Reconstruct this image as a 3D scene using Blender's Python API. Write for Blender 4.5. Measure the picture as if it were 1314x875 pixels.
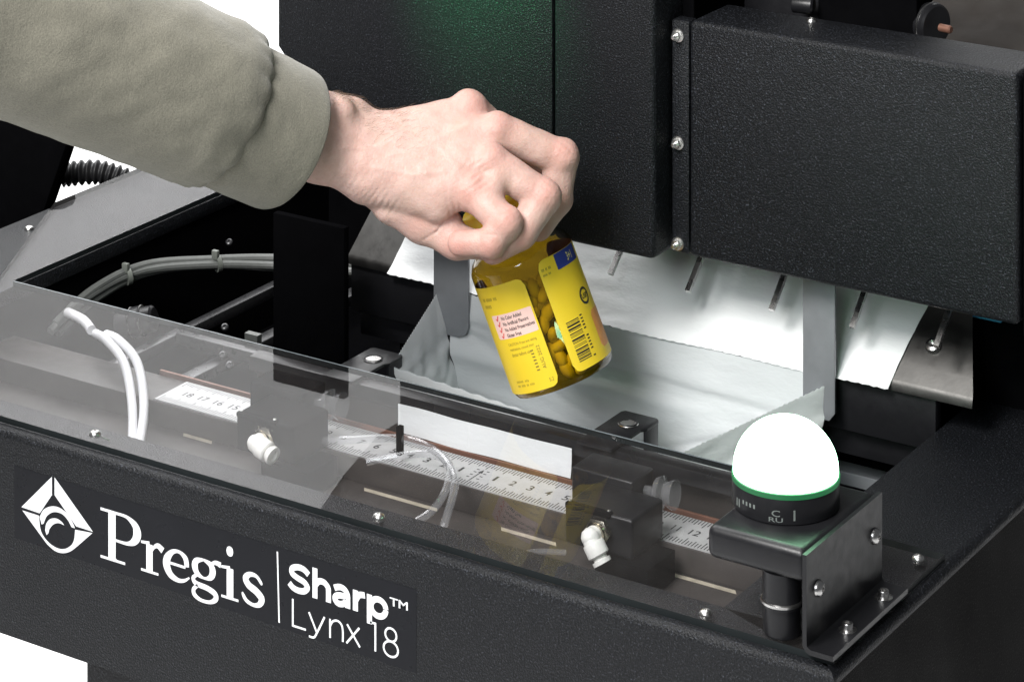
import bpy, bmesh, math, random
import numpy as np
from mathutils import Vector, Matrix
from mathutils.geometry import tessellate_polygon
random.seed(7); rng = np.random.default_rng(7)
S = 0.01                                   # all numbers below are centimetres
R = math.radians
scene = bpy.context.scene
for o in list(bpy.data.objects): bpy.data.objects.remove(o)
col = scene.collection

# ---------------------------------------------------------------- camera
YAW = R(32.65)
FWD = np.array([-math.sin(YAW), math.cos(YAW), 0.0]); RGT = np.array([math.cos(YAW), math.sin(YAW), 0.0])
CAM = np.array([76.3546, -154.7613, 84.4014])
cd = bpy.data.cameras.new('camera'); cam = bpy.data.objects.new('camera', cd); col.objects.link(cam)
cam.location = CAM * S; cam.rotation_euler = (R(90), 0, YAW)
cd.sensor_width = 36; cd.lens = 3688 / 1314 * 36; cd.shift_y = -1387.5 / 1314
cd.clip_start = 0.05; cd.clip_end = 60
scene.camera = cam

# ---------------------------------------------------------------- world, lamps, exposure
w = bpy.data.worlds.new('World'); scene.world = w; w.use_nodes = True
w.node_tree.nodes['Background'].inputs[0].default_value = (0.93, 0.96, 1.0, 1)
w.node_tree.nodes['Background'].inputs[1].default_value = 0.10
scene.view_settings.view_transform = 'Standard'; scene.view_settings.look = 'None'
scene.view_settings.exposure = 0.0; scene.view_settings.gamma = 1.0
scene.view_settings.use_curve_mapping = False

def area(name, loc, target, size, power, color=(1, 1, 1), size_y=None):
    l = bpy.data.lights.new(name, 'AREA'); l.energy = power; l.color = color
    l.shape = 'RECTANGLE'; l.size = size * S; l.size_y = (size_y or size) * S
    o = bpy.data.objects.new(name, l); col.objects.link(o)
    o.location = Vector(loc) * S
    o.rotation_euler = (Vector(target) - Vector(loc)).to_track_quat('-Z', 'Y').to_euler()
    return o
area('key_softbox', (-45, -135, 175), (-35, 25, 3), 70, 78, (1.0, 0.985, 0.96))
area('fill_softbox', (15, -205, 135), (-35, 20, 5), 80, 27, (0.93, 0.97, 1.0))
area('top_softbox', (-40, -15, 230), (-40, 15, 5), 70, 9, (1, 1, 1))
sp = bpy.data.lights.new('green_wash_spot', 'SPOT'); sp.energy = 14.0; sp.color = (.05, 1.0, .30); sp.spot_size = R(50); sp.spot_blend = 1.0; sp.shadow_soft_size = .015  # unseen green spot, added to wash the tower plate
spo = bpy.data.objects.new('green_wash_spot', sp); col.objects.link(spo); spo.location = Vector((-50, 17, 44)) * S
spo.rotation_euler = (Vector((-46, 30, 31.5)) - Vector((-50, 17, 44))).to_track_quat('-Z', 'Y').to_euler()
def along(dist, side, z): return CAM * [1, 1, 0] + FWD * dist + RGT * side + np.array([0, 0, z])
area('backdrop_softbox_low', along(430, -120, 300), along(430, -90, -95), 300, 205)
area('backdrop_softbox_high', along(480, -60, 330), along(690, -60, 60), 300, 138)

# ---------------------------------------------------------------- materials
def mat(name):
    m = bpy.data.materials.new(name); m.use_nodes = True
    nt = m.node_tree; b = nt.nodes['Principled BSDF']
    return m, nt, b
def N(nt, t, **kw):
    n = nt.nodes.new(t)
    for k, v in kw.items(): setattr(n, k, v)
    return n
def coords(nt, scale=1.0, kind='Object'):
    tc = N(nt, 'ShaderNodeTexCoord'); mp = N(nt, 'ShaderNodeMapping')
    mp.inputs['Scale'].default_value = (scale,) * 3 if not isinstance(scale, tuple) else scale
    nt.links.new(tc.outputs[kind], mp.inputs['Vector']); return mp.outputs[0]
def noise(nt, vec, scale, detail=3, rough=.55):
    n = N(nt, 'ShaderNodeTexNoise'); n.inputs['Scale'].default_value = scale
    n.inputs['Detail'].default_value = detail; n.inputs['Roughness'].default_value = rough
    nt.links.new(vec, n.inputs['Vector']); return n.outputs['Fac']
def ramp(nt, fac, stops):
    r = N(nt, 'ShaderNodeValToRGB'); e = r.color_ramp.elements
    while len(e) < len(stops): e.new(.5)
    for i, (p, c) in enumerate(stops):
        e[i].position = p; e[i].color = (*c, 1) if len(c) == 3 else c
    nt.links.new(fac, r.inputs[0]); return r.outputs[0]
def bump(nt, h, strength, dist, b, normal=None):
    n = N(nt, 'ShaderNodeBump'); n.inputs['Strength'].default_value = strength
    n.inputs['Distance'].default_value = dist; nt.links.new(h, n.inputs['Height'])
    if normal: nt.links.new(normal, n.inputs['Normal'])
    nt.links.new(n.outputs[0], b.inputs['Normal']); return n.outputs[0]

def simple(name, c, rough=.5, metal=0, spec=.5, var=.12, nscale=60, bstr=0.0, bscale=400, coat=0):
    m, nt, b = mat(name)
    v = coords(nt)
    f = noise(nt, v, nscale, 4)
    lo = tuple(x * (1 - var) for x in c); hi = tuple(min(1, x * (1 + var)) for x in c)
    nt.links.new(ramp(nt, f, [(.3, lo), (.7, hi)]), b.inputs['Base Color'])
    rr = ramp(nt, noise(nt, v, nscale * 2.3, 3), [(.3, (rough * .85,) * 3), (.7, (min(1, rough * 1.15),) * 3)])
    nt.links.new(rr, b.inputs['Roughness'])
    b.inputs['Metallic'].default_value = metal; b.inputs['Specular IOR Level'].default_value = spec
    b.inputs['Coat Weight'].default_value = coat
    if bstr: bump(nt, noise(nt, v, bscale, 2), bstr, .0004, b)
    return m
def powder(name, c, rough=.42, spec=.5, strength=.55):
    m, nt, b = mat(name); v = coords(nt)
    f = noise(nt, v, 740, 2.5, .6)
    f2 = noise(nt, v, 9, 3)
    col1 = ramp(nt, f, [(.36, tuple(x * .45 for x in c)), (.56, c), (.63, tuple(x * 2.0 for x in c)), (.71, tuple(x * 7.5 for x in c))])
    nt.links.new(col1, b.inputs['Base Color'])
    nt.links.new(ramp(nt, f2, [(.3, (rough * .9,) * 3), (.7, (rough * 1.15,) * 3)]), b.inputs['Roughness'])
    b.inputs['Specular IOR Level'].default_value = spec
    bump(nt, f, strength, .0011, b)
    return m
M = {}
M['powder'] = powder('black_powder_coat', (.0076, .0083, .0102), .42, .24, .9)
M['powder_dark'] = powder('black_powder_coat_fine', (.012, .012, .014), .5, .4, .4)
M['powder_shade'] = powder('black_powder_coat_shade', (.0055, .0052, .005), .7, .06, .5)  # same coat, darker and duller; the side's shade is put into the colour
M['black'] = simple('matt_black_metal', (.0028, .0028, .0032), .9, spec=.0, bstr=.15)
M['black_satin'] = simple('satin_black_metal', (.010, .010, .0115), .36, spec=.36, bstr=.12, bscale=700)
M['rubber'] = simple('black_rubber', (.012, .012, .013), .45, spec=.4)
M['plate'] = simple('brown_grey_plate', (.042, .036, .033), .45, spec=.5, var=.25, nscale=25, bstr=.2)
M['tan'] = simple('tan_slot_edge', (.36, .32, .25), .6, var=.2, nscale=90)
M['steel'] = simple('stainless_steel', (.60, .59, .58), .28, 1, var=.08)
M['zinc'] = simple('zinc_screw', (.72, .71, .69), .30, 1, var=.1, nscale=300)
M['brushed'] = simple('brushed_plate', (.085, .083, .080), .42, 1, var=.12, nscale=40, bstr=.1)
M['guide'] = simple('grey_guide_plate', (.25, .26, .275), .45, .35, var=.06, nscale=50, bstr=.1)
M['alu'] = simple('aluminium_rail', (.75, .76, .78), .38, .6, var=.06)
M['dark_alu'] = simple('dark_rail', (.03, .03, .032), .3, .3)
M['grey_cable'] = simple('grey_cable_sheath', (.10, .105, .10), .5, var=.1, nscale=200)
M['white_tube'] = simple('white_tube', (.72, .72, .74), .35, var=.05)
M['white_plastic'] = simple('white_plastic', (.74, .73, .70), .38, var=.06, nscale=120)
M['nickel'] = simple('nickel_nut', (.62, .57, .47), .25, 1, var=.1, nscale=150)
M['copper'] = simple('copper', (.20, .095, .065), .5, .4, var=.15)
M['blue'] = simple('blue_tape', (.03, .22, .38), .5)
M['decal'] = simple('decal_film', (.006, .0065, .009), .3, spec=.18, var=.1, nscale=30)
M['print_white'] = simple('white_print', (.86, .87, .89), .4, var=.03, nscale=80)
M['ink'] = simple('black_ink', (.02, .02, .02), .5)
M['steel_rule'] = simple('satin_steel_rule', (.52, .52, .52), .45, .25, var=.06, nscale=120)
M['rear'] = simple('dark_brown_cover', (.034, .030, .027), .75, spec=.05, var=.2, nscale=20, bstr=.2)
M['tie'] = simple('cable_tie', (.13, .14, .125), .5)

def film(name, c, rough=.38, trans=.2):
    m, nt, b = mat(name); v = coords(nt)
    f = noise(nt, v, 14, 4)
    nt.links.new(ramp(nt, f, [(.3, tuple(x * .94 for x in c)), (.7, c)]), b.inputs['Base Color'])
    b.inputs['Roughness'].default_value = rough; b.inputs['Specular IOR Level'].default_value = .45
    nb = bump(nt, noise(nt, coords(nt, (1, 1, 2.2)), 26, 4, .6), .27, .005, b)
    tr = N(nt, 'ShaderNodeBsdfTranslucent'); tr.inputs[0].default_value = (*c, 1)
    mx = N(nt, 'ShaderNodeMixShader'); mx.inputs[0].default_value = trans
    out = nt.nodes['Material Output']
    nt.links.new(b.outputs[0], mx.inputs[1]); nt.links.new(tr.outputs[0], mx.inputs[2]); nt.links.new(mx.outputs[0], out.inputs[0])
    return m
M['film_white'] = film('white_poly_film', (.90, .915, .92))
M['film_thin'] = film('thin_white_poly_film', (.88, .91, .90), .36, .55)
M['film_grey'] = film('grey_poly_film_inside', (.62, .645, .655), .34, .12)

def thin_clear(name, tint, ior, boost, rough=.0, haze=0.0, haze_c=(.5, .5, .5)):
    """clear sheet: straight-through transmission plus Fresnel reflection on its outer side"""
    m = bpy.data.materials.new(name); m.use_nodes = True; nt = m.node_tree; nt.nodes.clear()
    out = N(nt, 'ShaderNodeOutputMaterial'); tr = N(nt, 'ShaderNodeBsdfTransparent'); gl = N(nt, 'ShaderNodeBsdfGlossy')
    tr.inputs[0].default_value = (*tint, 1); gl.inputs['Roughness'].default_value = rough; gl.inputs[0].default_value = (1, 1, 1, 1)
    fr = N(nt, 'ShaderNodeFresnel'); fr.inputs[0].default_value = ior
    ge = N(nt, 'ShaderNodeNewGeometry'); sub = N(nt, 'ShaderNodeMath', operation='SUBTRACT'); sub.inputs[0].default_value = boost
    m0 = N(nt, 'ShaderNodeMath', operation='MULTIPLY'); m0.inputs[1].default_value = boost
    nt.links.new(ge.outputs['Backfacing'], m0.inputs[0]); nt.links.new(m0.outputs[0], sub.inputs[1])
    mu = N(nt, 'ShaderNodeMath', operation='MULTIPLY'); mu.use_clamp = True
    nt.links.new(fr.outputs[0], mu.inputs[0]); nt.links.new(sub.outputs[0], mu.inputs[1])
    base = tr.outputs[0]
    if haze:
        df = N(nt, 'ShaderNodeBsdfDiffuse'); df.inputs[0].default_value = (*haze_c, 1)
        v = coords(nt); hz = ramp(nt, noise(nt, v, 18, 5, .65), [(.35, (haze * .5,) * 3), (.75, (haze * 1.6,) * 3)])
        m2 = N(nt, 'ShaderNodeMixShader'); nt.links.new(hz, m2.inputs[0])
        nt.links.new(tr.outputs[0], m2.inputs[1]); nt.links.new(df.outputs[0], m2.inputs[2]); base = m2.outputs[0]
    mx = N(nt, 'ShaderNodeMixShader'); nt.links.new(mu.outputs[0], mx.inputs[0])
    nt.links.new(base, mx.inputs[1]); nt.links.new(gl.outputs[0], mx.inputs[2]); nt.links.new(mx.outputs[0], out.inputs[0])
    return m
M['acrylic'] = thin_clear('clear_acrylic', (.955, .955, .96), 1.49, .44, .0, .02, (.40, .37, .36))
M['acrylic_edge'] = simple('acrylic_edge', (.012, .015, .016), .5, spec=.2, var=.25, nscale=15)
M['edge_glint'] = simple('acrylic_edge_glint', (.16, .185, .20), .25, var=.3, nscale=12)  # pale colour stands in for the edge catching light
M['clear_plastic'] = thin_clear('clear_plastic', (.93, .935, .94), 1.45, 1.1, .05, .09, (.75, .75, .77))
M['amber'] = thin_clear('amber_plastic', (.57, .435, .07), 1.5, 1.3, .03)

def emit(name, c, s):
    m, nt, b = mat(name); b.inputs['Base Color'].default_value = (.8, .8, .8, 1)
    b.inputs['Emission Color'].default_value = (*c, 1); b.inputs['Emission Strength'].default_value = s; return m
M['dome'] = emit('lit_dome', (.42, 1.0, .57), 13.0)
M['status'] = emit('lit_green_lens', (.05, 1.0, .28), 34.0)
M['backdrop'] = simple('white_paper', (.88, .88, .88), .9, var=.01, nscale=3)

# ---------------------------------------------------------------- mesh helpers (cm in, metres out)
class MB:
    def __init__(s): s.v = []; s.f = []; s.m = []; s.cur = 0
    def add(s, verts, faces, mi=None):
        n = len(s.v); s.v += [tuple(map(float, p)) for p in verts]
        s.f += [tuple(i + n for i in f) for f in faces]; s.m += [s.cur if mi is None else mi] * len(faces); return s
    def box(s, x0, x1, y0, y1, z0, z1, bev=0.0, seg=2):
        bm = bmesh.new(); bmesh.ops.create_cube(bm, size=1)
        for v in bm.verts: v.co = ((x0 + x1) / 2 + v.co.x * (x1 - x0), (y0 + y1) / 2 + v.co.y * (y1 - y0), (z0 + z1) / 2 + v.co.z * (z1 - z0))
        if bev: bmesh.ops.bevel(bm, geom=bm.edges[:], offset=bev, segments=seg, affect='EDGES', profile=.5)
        return s.bm(bm)
    def bm(s, bm, mi=None):
        bm.verts.index_update(); s.add([v.co[:] for v in bm.verts], [[v.index for v in f.verts] for f in bm.faces], mi); bm.free(); return s
    def prism(s, poly, axis, a, b, bev=0.0, seg=2):
        """2-D polygon extruded along axis from a to b; poly in the two remaining axes in order"""
        bm = bmesh.new()
        def P(p, t): return {'x': (t, p[0], p[1]), 'y': (p[0], t, p[1]), 'z': (p[0], p[1], t)}[axis]
        A = [bm.verts.new(P(p, a)) for p in poly]; B = [bm.verts.new(P(p, b)) for p in poly]
        n = len(poly); bm.faces.new(A); bm.faces.new(B[::-1])
        for i in range(n): bm.faces.new((A[i], B[i], B[(i + 1) % n], A[(i + 1) % n]))
        bmesh.ops.recalc_face_normals(bm, faces=bm.faces[:])
        if bev: bmesh.ops.bevel(bm, geom=bm.edges[:], offset=bev, segments=seg, affect='EDGES', profile=.5)
        bmesh.ops.triangulate(bm, faces=[f for f in bm.faces if len(f.verts) > 4])
        return s.bm(bm)
    def lathe(s, prof, origin, axis=(0, 0, 1), n=24, flat=None):
        """prof: (radius, height) list from bottom to top"""
        q = Vector((0, 0, 1)).rotation_difference(Vector(axis).normalized()); o = Vector(origin)
        vs = []; fs = []
        for r, h in prof:
            for k in range(n):
                a = 2 * math.pi * k / n; vs.append(o + q @ Vector((r * math.cos(a), r * math.sin(a), h)))
        for i in range(len(prof) - 1):
            for k in range(n):
                k2 = (k + 1) % n; fs.append((i * n + k, i * n + k2, (i + 1) * n + k2, (i + 1) * n + k))
        if prof[0][0] > 1e-6: fs.append(tuple(range(n))[::-1])
        if prof[-1][0] > 1e-6: fs.append(tuple((len(prof) - 1) * n + k for k in range(n)))
        return s.add(vs, fs)
    def tube(s, pts, r, n=10, sub=8, caps=True):
        P = spline(pts, sub) if sub > 1 else [np.array(p, float) for p in pts]
        rr = r if callable(r) else (lambda t: r)
        up = np.array([0.13, 0.21, 1.0]); rings = []
        for i, p in enumerate(P):
            t = P[min(i + 1, len(P) - 1)] - P[max(i - 1, 0)]; t /= np.linalg.norm(t) + 1e-9
            a = np.cross(t, up); a /= np.linalg.norm(a) + 1e-9; b = np.cross(t, a)
            R_ = rr(i / (len(P) - 1)); rings.append([p + R_ * (math.cos(k * 2 * math.pi / n) * a + math.sin(k * 2 * math.pi / n) * b) for k in range(n)])
        vs = [q for ring in rings for q in ring]; fs = []
        for i in range(len(P) - 1):
            for k in range(n):
                k2 = (k + 1) % n; fs.append((i * n + k, (i + 1) * n + k, (i + 1) * n + k2, i * n + k2))
        if caps: fs.append(tuple(range(n))); fs.append(tuple((len(P) - 1) * n + k for k in range(n))[::-1])
        return s.add(vs, fs)
    def poly(s, pts3):
        tri = tessellate_polygon([[Vector(p) for p in pts3]]); return s.add(pts3, tri)
    def build(s, name, m, parent=None, smooth=False, fix=True, angle=35):
        me = bpy.data.meshes.new(name); me.from_pydata([(a * S, b * S, c * S) for a, b, c in s.v], [], s.f)
        ms = m if isinstance(m, (list, tuple)) else [m]
        for x in ms: me.materials.append(M[x] if isinstance(x, str) else x)
        me.polygons.foreach_set('material_index', s.m)
        if fix:
            bm = bmesh.new(); bm.from_mesh(me); bmesh.ops.recalc_face_normals(bm, faces=bm.faces[:]); bm.to_mesh(me); bm.free()
        if smooth:
            me.polygons.foreach_set('use_smooth', [True] * len(me.polygons))
            try: me.set_sharp_from_angle(angle=R(angle))
            except Exception: pass
        me.update()
        o = bpy.data.objects.new(name, me); col.objects.link(o)
        if parent: attach(o, parent)
        return o
def attach(o, parent):
    o.parent = parent
    o.matrix_parent_inverse = Matrix.Translation(-parent.location) if parent.type == 'EMPTY' else Matrix.Identity(4)
def spline(pts, sub):
    P = [np.array(p, float) for p in pts]; out = []
    for i in range(len(P) - 1):
        p0 = P[max(i - 1, 0)]; p1 = P[i]; p2 = P[i + 1]; p3 = P[min(i + 2, len(P) - 1)]
        for k in range(sub):
            t = k / sub; out.append(.5 * ((2 * p1) + (-p0 + p2) * t + (2 * p0 - 5 * p1 + 4 * p2 - p3) * t * t + (-p0 + 3 * p1 - 3 * p2 + p3) * t ** 3))
    out.append(P[-1]); return out
def thing(name, label, cat, loc, group=None):
    o = bpy.data.objects.new(name, None); col.objects.link(o); o.location = Vector(loc) * S; o.empty_display_size = .02
    o['label'] = label; o['category'] = cat
    if group: o['group'] = group
    return o
def lab(o, t): o['label'] = t; return o
def copy_part(o, name, delta, parent):
    c = o.copy(); c.name = name; col.objects.link(c); c.location = o.location + Vector(delta) * S
    attach(c, parent); return c
def text_mesh(body, offset=0.0, res=3):
    cu = bpy.data.curves.new('txt', 'FONT'); cu.body = body; cu.size = 1; cu.offset = offset; cu.resolution_u = res; cu.fill_mode = 'FRONT'
    o = bpy.data.objects.new('txt', cu); col.objects.link(o)
    dg = bpy.context.evaluated_depsgraph_get(); me = bpy.data.meshes.new_from_object(o.evaluated_get(dg))
    v = np.array([p.co[:] for p in me.vertices]); f = [tuple(p.vertices) for p in me.polygons]
    bpy.data.objects.remove(o); bpy.data.curves.remove(cu); bpy.data.meshes.remove(me)
    return v, f
def fit_text(mb, body, box, fn, offset=0.0):
    """box=(x0,x1,y0,y1): text stretched to it, fn maps (x,y) to 3-D"""
    v, f = text_mesh(body, offset); lo = v.min(0); hi = v.max(0)
    x = box[0] + (v[:, 0] - lo[0]) / (hi[0] - lo[0]) * (box[1] - box[0]); y = box[2] + (v[:, 1] - lo[1]) / (hi[1] - lo[1]) * (box[3] - box[2])
    mb.add([fn(a, b) for a, b in zip(x, y)], f)
def bolt(name, parent, pos, axis, r=.42, kind='button', m='zinc'):
    b = MB()
    if kind == 'button': b.lathe([(r * .98, 0), (r, r * .18), (r * .86, r * .52), (r * .52, r * .70), (r * .44, r * .70), (r * .40, r * .3), (0, r * .3)], pos, axis, 18)
    elif kind == 'cap': b.lathe([(r * 1.7, 0), (r * 1.7, r * .16), (r, r * .18), (r, r * 1.25), (r * .9, r * 1.4), (r * .56, r * 1.4), (r * .5, r * .8), (0, r * .8)], pos, axis, 18)
    elif kind == 'nut':
        b.lathe([(r * 1.15, 0), (r * 1.15, r * .2), (r * .9, r * .24)], pos, axis, 20)
        b.lathe([(r * .86, r * .2), (r * .9, r * .3), (r * .9, r * .9), (r * .8, r * 1.0), (r * .42, r * 1.0)], pos, axis, 6)
        b.lathe([(r * .42, r * .9), (r * .42, r * 1.75), (r * .3, r * 1.9), (0, r * 1.92)], pos, axis, 14)
    elif kind == 'round': b.lathe([(r, 0), (r, r * .12), (r * .88, r * .42), (r * .6, r * .62), (r * .3, r * .70), (r * .28, r * .5), (0, r * .5)], pos, axis, 18)
    return b.build(name, m, parent, smooth=True)

# ================================================================ the setting: white studio sweep
b = MB(); prof = [(-120, -95), (560, -95)]
for k in range(1, 13):
    a = k / 12 * math.pi / 2; prof.append((560 + 110 * math.sin(a), -95 + 110 * (1 - math.cos(a))))
prof += [(670, 380)]
L = [CAM * [1, 1, 0] + FWD * p + RGT * -420 + np.array([0, 0, z]) for p, z in prof]
L2 = [CAM * [1, 1, 0] + FWD * p + RGT * 300 + np.array([0, 0, z]) for p, z in prof]
n = len(prof); b.add(L + L2, [(i, i + 1, n + i + 1, n + i) for i in range(n - 1)])
o = b.build('backdrop', 'backdrop', smooth=True); o['kind'] = 'structure'

# ================================================================ the bagging machine
mc = thing('bagging_machine', 'black industrial bagging machine with lettered front panel and clear acrylic cover', 'machine', (-48, 30, -95))

# front panel: bent sheet with a rounded top edge, mitred at the right corner
def bend(r=.6, n=7): return [(r - r * math.cos(a), -r + r * math.sin(a)) for a in [k / n * math.pi / 2 for k in range(n + 1)]]
prof = [(0, -14.7), *bend(), (4.0, 0), (4.0, -.45), (1.0, -.45), (.45, -1.0), (.45, -14.7)]
b = MB(); n = len(prof)
va = [(-110, y, z) for y, z in prof]; vb = [(-y, y, z) for y, z in prof]
b.add(va + vb, [(i, (i + 1) % n, n + (i + 1) % n, n + i) for i in range(n)]); b.poly(va)
front = b.build('front_panel', 'powder', mc, smooth=True, angle=40)
prof = [(0, -.75), *[(-y, z) for y, z in bend()], (-9.6, 0), (-9.6, -1.2), (-1.0, -1.2), (-.45, -.75)]
MB().box(-.44, -.003, .46, 74.9, -14.7, -.752).build('right_side_panel', 'powder_shade', mc)
b = MB(); n = len(prof)
va = [(x, min(-x, 4.0), z) for x, z in prof]; vb = [(x, 75, z) for x, z in prof]
b.add(va + vb, [(i, (i + 1) % n, n + (i + 1) % n, n + i) for i in range(n)]); b.poly(vb)
b.build('right_deck_panel', 'powder', mc, smooth=True, angle=40)
MB().box(-96.3, -85.6, 4.004, 75, -1.3, 0, .12).build('left_deck_panel', 'powder', mc, smooth=True)
b = MB(); b.box(-86.4, -85.9, 4.1, 74, -14.5, -1.35); b.build('well_side_wall', 'black', mc)
MB().box(-110, -.5, .5, 74.5, -14.6, -14.2).build('well_floor', 'black', mc)
MB().box(-85.8, -9.7, 66, 66.6, -14.15, -.3).build('well_rear_wall', 'black', mc)
MB().box(-60.8, -4, 2.5, 60, -95, -14.72, .3).build('pedestal', 'powder_dark', mc, smooth=True)

# decal with logo and lettering
dz = -.012
MB().prism([(-65.35, -2.33), (-65.3, -7.5), (-30.25, -7.95), (-30.2, -2.5)], 'y', -.010, .05).build('decal', 'decal', front)
def face(x, z, off=0.0): return (x, -.022 - off, z)
b = MB()
LOGO = dict(
 ul=[(-61.73, -2.3), (-64.63, -5.14), (-62.89, -5.18), (-61.73, -3.6)],
 ur=[(-61.48, -2.29), (-57.91, -5.3), (-59.46, -5.29), (-61.48, -3.55)],
 low=[(-64.54, -5.35), (-62.95, -5.36), (-62.76, -6.41), (-62.1, -7.01), (-61.26, -7.25), (-60.54, -7.15), (-59.92, -6.74), (-59.64, -6.25), (-59.55, -5.55), (-57.95, -5.4), (-59.27, -6.6), (-60.01, -7.2), (-60.76, -7.5), (-61.48, -7.5), (-62.2, -7.2)],
 arch=[(-62.89, -5.44), (-62.51, -4.83), (-61.79, -4.42), (-61.01, -4.34), (-60.23, -4.63), (-59.7, -5.21), (-59.58, -5.46), (-59.89, -5.44), (-60.26, -5.01), (-60.82, -4.72), (-61.57, -4.78), (-62.2, -5.21), (-62.51, -5.83), (-62.7, -5.92)],
 cres=[(-62.36, -6.26), (-62.26, -5.77), (-61.89, -5.35), (-61.32, -5.17), (-60.82, -5.28), (-60.57, -5.48), (-61.07, -5.44), (-61.57, -5.65), (-61.95, -6.07), (-62.04, -6.38), (-62.23, -6.57)])
def rnd(pts, i0, i1):
    sm = [tuple(p) for p in spline([(x, z, 0) for x, z in pts[i0:i1 + 1]], 5)]; return pts[:i0] + [(p[0], p[1]) for p in sm] + pts[i1 + 1:]
LOGO['low'] = rnd(rnd(LOGO['low'], 10, 14), 1, 8); LOGO['arch'] = rnd(rnd(LOGO['arch'], 7, 12), 0, 6); LOGO['cres'] = rnd(rnd(LOGO['cres'], 5, 9), 0, 5)
for i, k in enumerate(LOGO): b.poly([face(x, z, .002 * i) for x, z in LOGO[k]])
b.build('logo_mark', 'print_white', front)
def ribbon(mb, pts, off, sub=8):
    """pts: (x, z, width) centre line of a pen stroke"""
    P = spline([(p[0], p[1], p[2]) for p in pts], sub) if len(pts) > 2 else [np.array(p, float) for p in pts]
    vs = []
    for i, p in enumerate(P):
        t = P[min(i + 1, len(P) - 1)][:2] - P[max(i - 1, 0)][:2]; t = t / (np.linalg.norm(t) + 1e-9); nn = np.array([-t[1], t[0]]) * p[2] * .57
        vs += [face(p[0] + nn[0], p[1] + nn[1], off), face(p[0] - nn[0], p[1] - nn[1], off)]
    mb.add(vs, [(2 * i, 2 * i + 1, 2 * i + 3, 2 * i + 2) for i in range(len(P) - 1)])
def glyph(strokes):
    g = MB()
    for i, st in enumerate(strokes): ribbon(g, st, .002 * i)
    return g.build('letter', 'print_white', front)
B = -6.92                                     # baseline of the serif word
glyph([[(-56.15, B + .1, .58), (-56.15, -3.55, .58)], [(-57.2, B + .08, .16), (-54.95, B + .08, .16)], [(-57.2, -3.5, .17), (-55.2, -3.5, .17)],
       [(-56.45, B + .3, .3), (-55.75, B + .1, .2)],
       [(-55.5, -3.49, .17), (-54.75, -3.55, .22), (-54.05, -3.95, .48), (-53.85, -4.5, .62), (-54.1, -5.05, .48), (-54.75, -5.38, .22), (-55.9, -5.4, .15)]])
glyph([[(-52.75, B + .08, .50), (-52.75, -4.95, .50)], [(-53.5, B + .07, .15), (-51.95, B + .07, .15)], [(-53.5, -4.93, .15), (-52.75, -4.86, .2)],
       [(-52.6, -5.45, .12), (-52.3, -5.02, .2), (-51.95, -4.88, .34), (-51.55, -5.1, .42)]])
glyph([[(-51.15, -5.78, .16), (-49.55, -5.78, .16)],
       [(-49.42, -5.72, .34), (-49.55, -5.15, .36), (-50.1, -4.83, .2), (-50.7, -4.98, .3), (-51.15, -5.5, .5), (-51.2, -6.05, .54), (-50.85, -6.58, .44), (-50.2, -6.8, .28), (-49.65, -6.7, .2), (-49.2, -6.4, .1)]])
glyph([[(-47.95, -4.85, .14), (-48.55, -5.05, .36), (-48.72, -5.45, .46), (-48.5, -5.9, .36), (-47.9, -6.1, .14), (-47.35, -5.92, .36), (-47.15, -5.48, .46), (-47.35, -5.05, .36), (-47.95, -4.85, .14)],
       [(-47.3, -4.98, .16), (-46.9, -4.80, .26), (-46.45, -4.86, .34)],
       [(-48.45, -5.95, .18), (-48.85, -6.3, .26), (-48.6, -6.62, .32), (-47.6, -6.72, .34), (-46.95, -6.95, .36), (-46.9, -7.3, .34), (-47.4, -7.62, .22), (-48.2, -7.66, .22), (-48.75, -7.42, .3), (-48.8, -7.05, .26), (-48.45, -6.72, .2)]])
glyph([[(-45.65, B, .50), (-45.65, -4.88, .50)], [(-46.4, B + .07 - .06, .15), (-44.92, B + .07 - .06, .15)], [(-46.4, -4.92, .15), (-45.65, -4.83, .2)],
       [(-45.95, -3.72, .06), (-45.87, -3.72, .44), (-45.66, -3.72, .6), (-45.45, -3.72, .44), (-45.37, -3.72, .06)]])
glyph([[(-42.95, -5.35, .08), (-43.0, -5.2, .2), (-43.4, -4.85, .22), (-43.95, -4.86, .3), (-44.3, -5.2, .42), (-44.05, -5.6, .44), (-43.4, -5.88, .46), (-42.95, -6.25, .46), (-43.1, -6.68, .34), (-43.6, -6.86, .22), (-44.2, -6.72, .24), (-44.5, -6.4, .22), (-44.58, -6.2, .08)]])
ln = MB(); ribbon(ln, [(-41.6, -2.75, .1), (-41.45, -7.5, .1)], 0); ln.build('divider_line', 'print_white', front)
def oval(cx, cz, rx, rz, w): return [(cx + rx * math.cos(a), cz + rz * math.sin(a), w) for a in [k / 12 * 2 * math.pi for k in range(13)]]
w4 = .36
def mono(w, *strokes): glyph([[(p[0], p[1], w) for p in st] for st in strokes])
mono(w4, [(-38.98, -3.66), (-39.35, -3.42), (-39.85, -3.37), (-40.33, -3.56), (-40.35, -3.9), (-39.9, -4.1), (-39.35, -4.25), (-39.08, -4.55), (-39.35, -4.85), (-39.85, -4.93), (-40.3, -4.83), (-40.6, -4.6)])
mono(w4, [(-38.45, -3.08), (-38.45, -5.1)], [(-38.45, -4.25), (-38.15, -3.9), (-37.72, -3.85), (-37.38, -4.1), (-37.33, -4.5), (-37.33, -5.1)])
mono(w4, [(-36.85, -4.0), (-36.42, -3.84), (-36.02, -3.9), (-35.78, -4.2), (-35.75, -4.6), (-35.75, -5.1)], [(-35.8, -4.38), (-36.35, -4.38), (-36.72, -4.52), (-36.78, -4.75), (-36.55, -4.95), (-36.15, -4.9), (-35.8, -4.65)])
mono(w4, [(-35.12, -3.72), (-35.12, -5.1)], [(-35.08, -4.35), (-34.82, -3.98), (-34.35, -3.88)])
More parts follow.
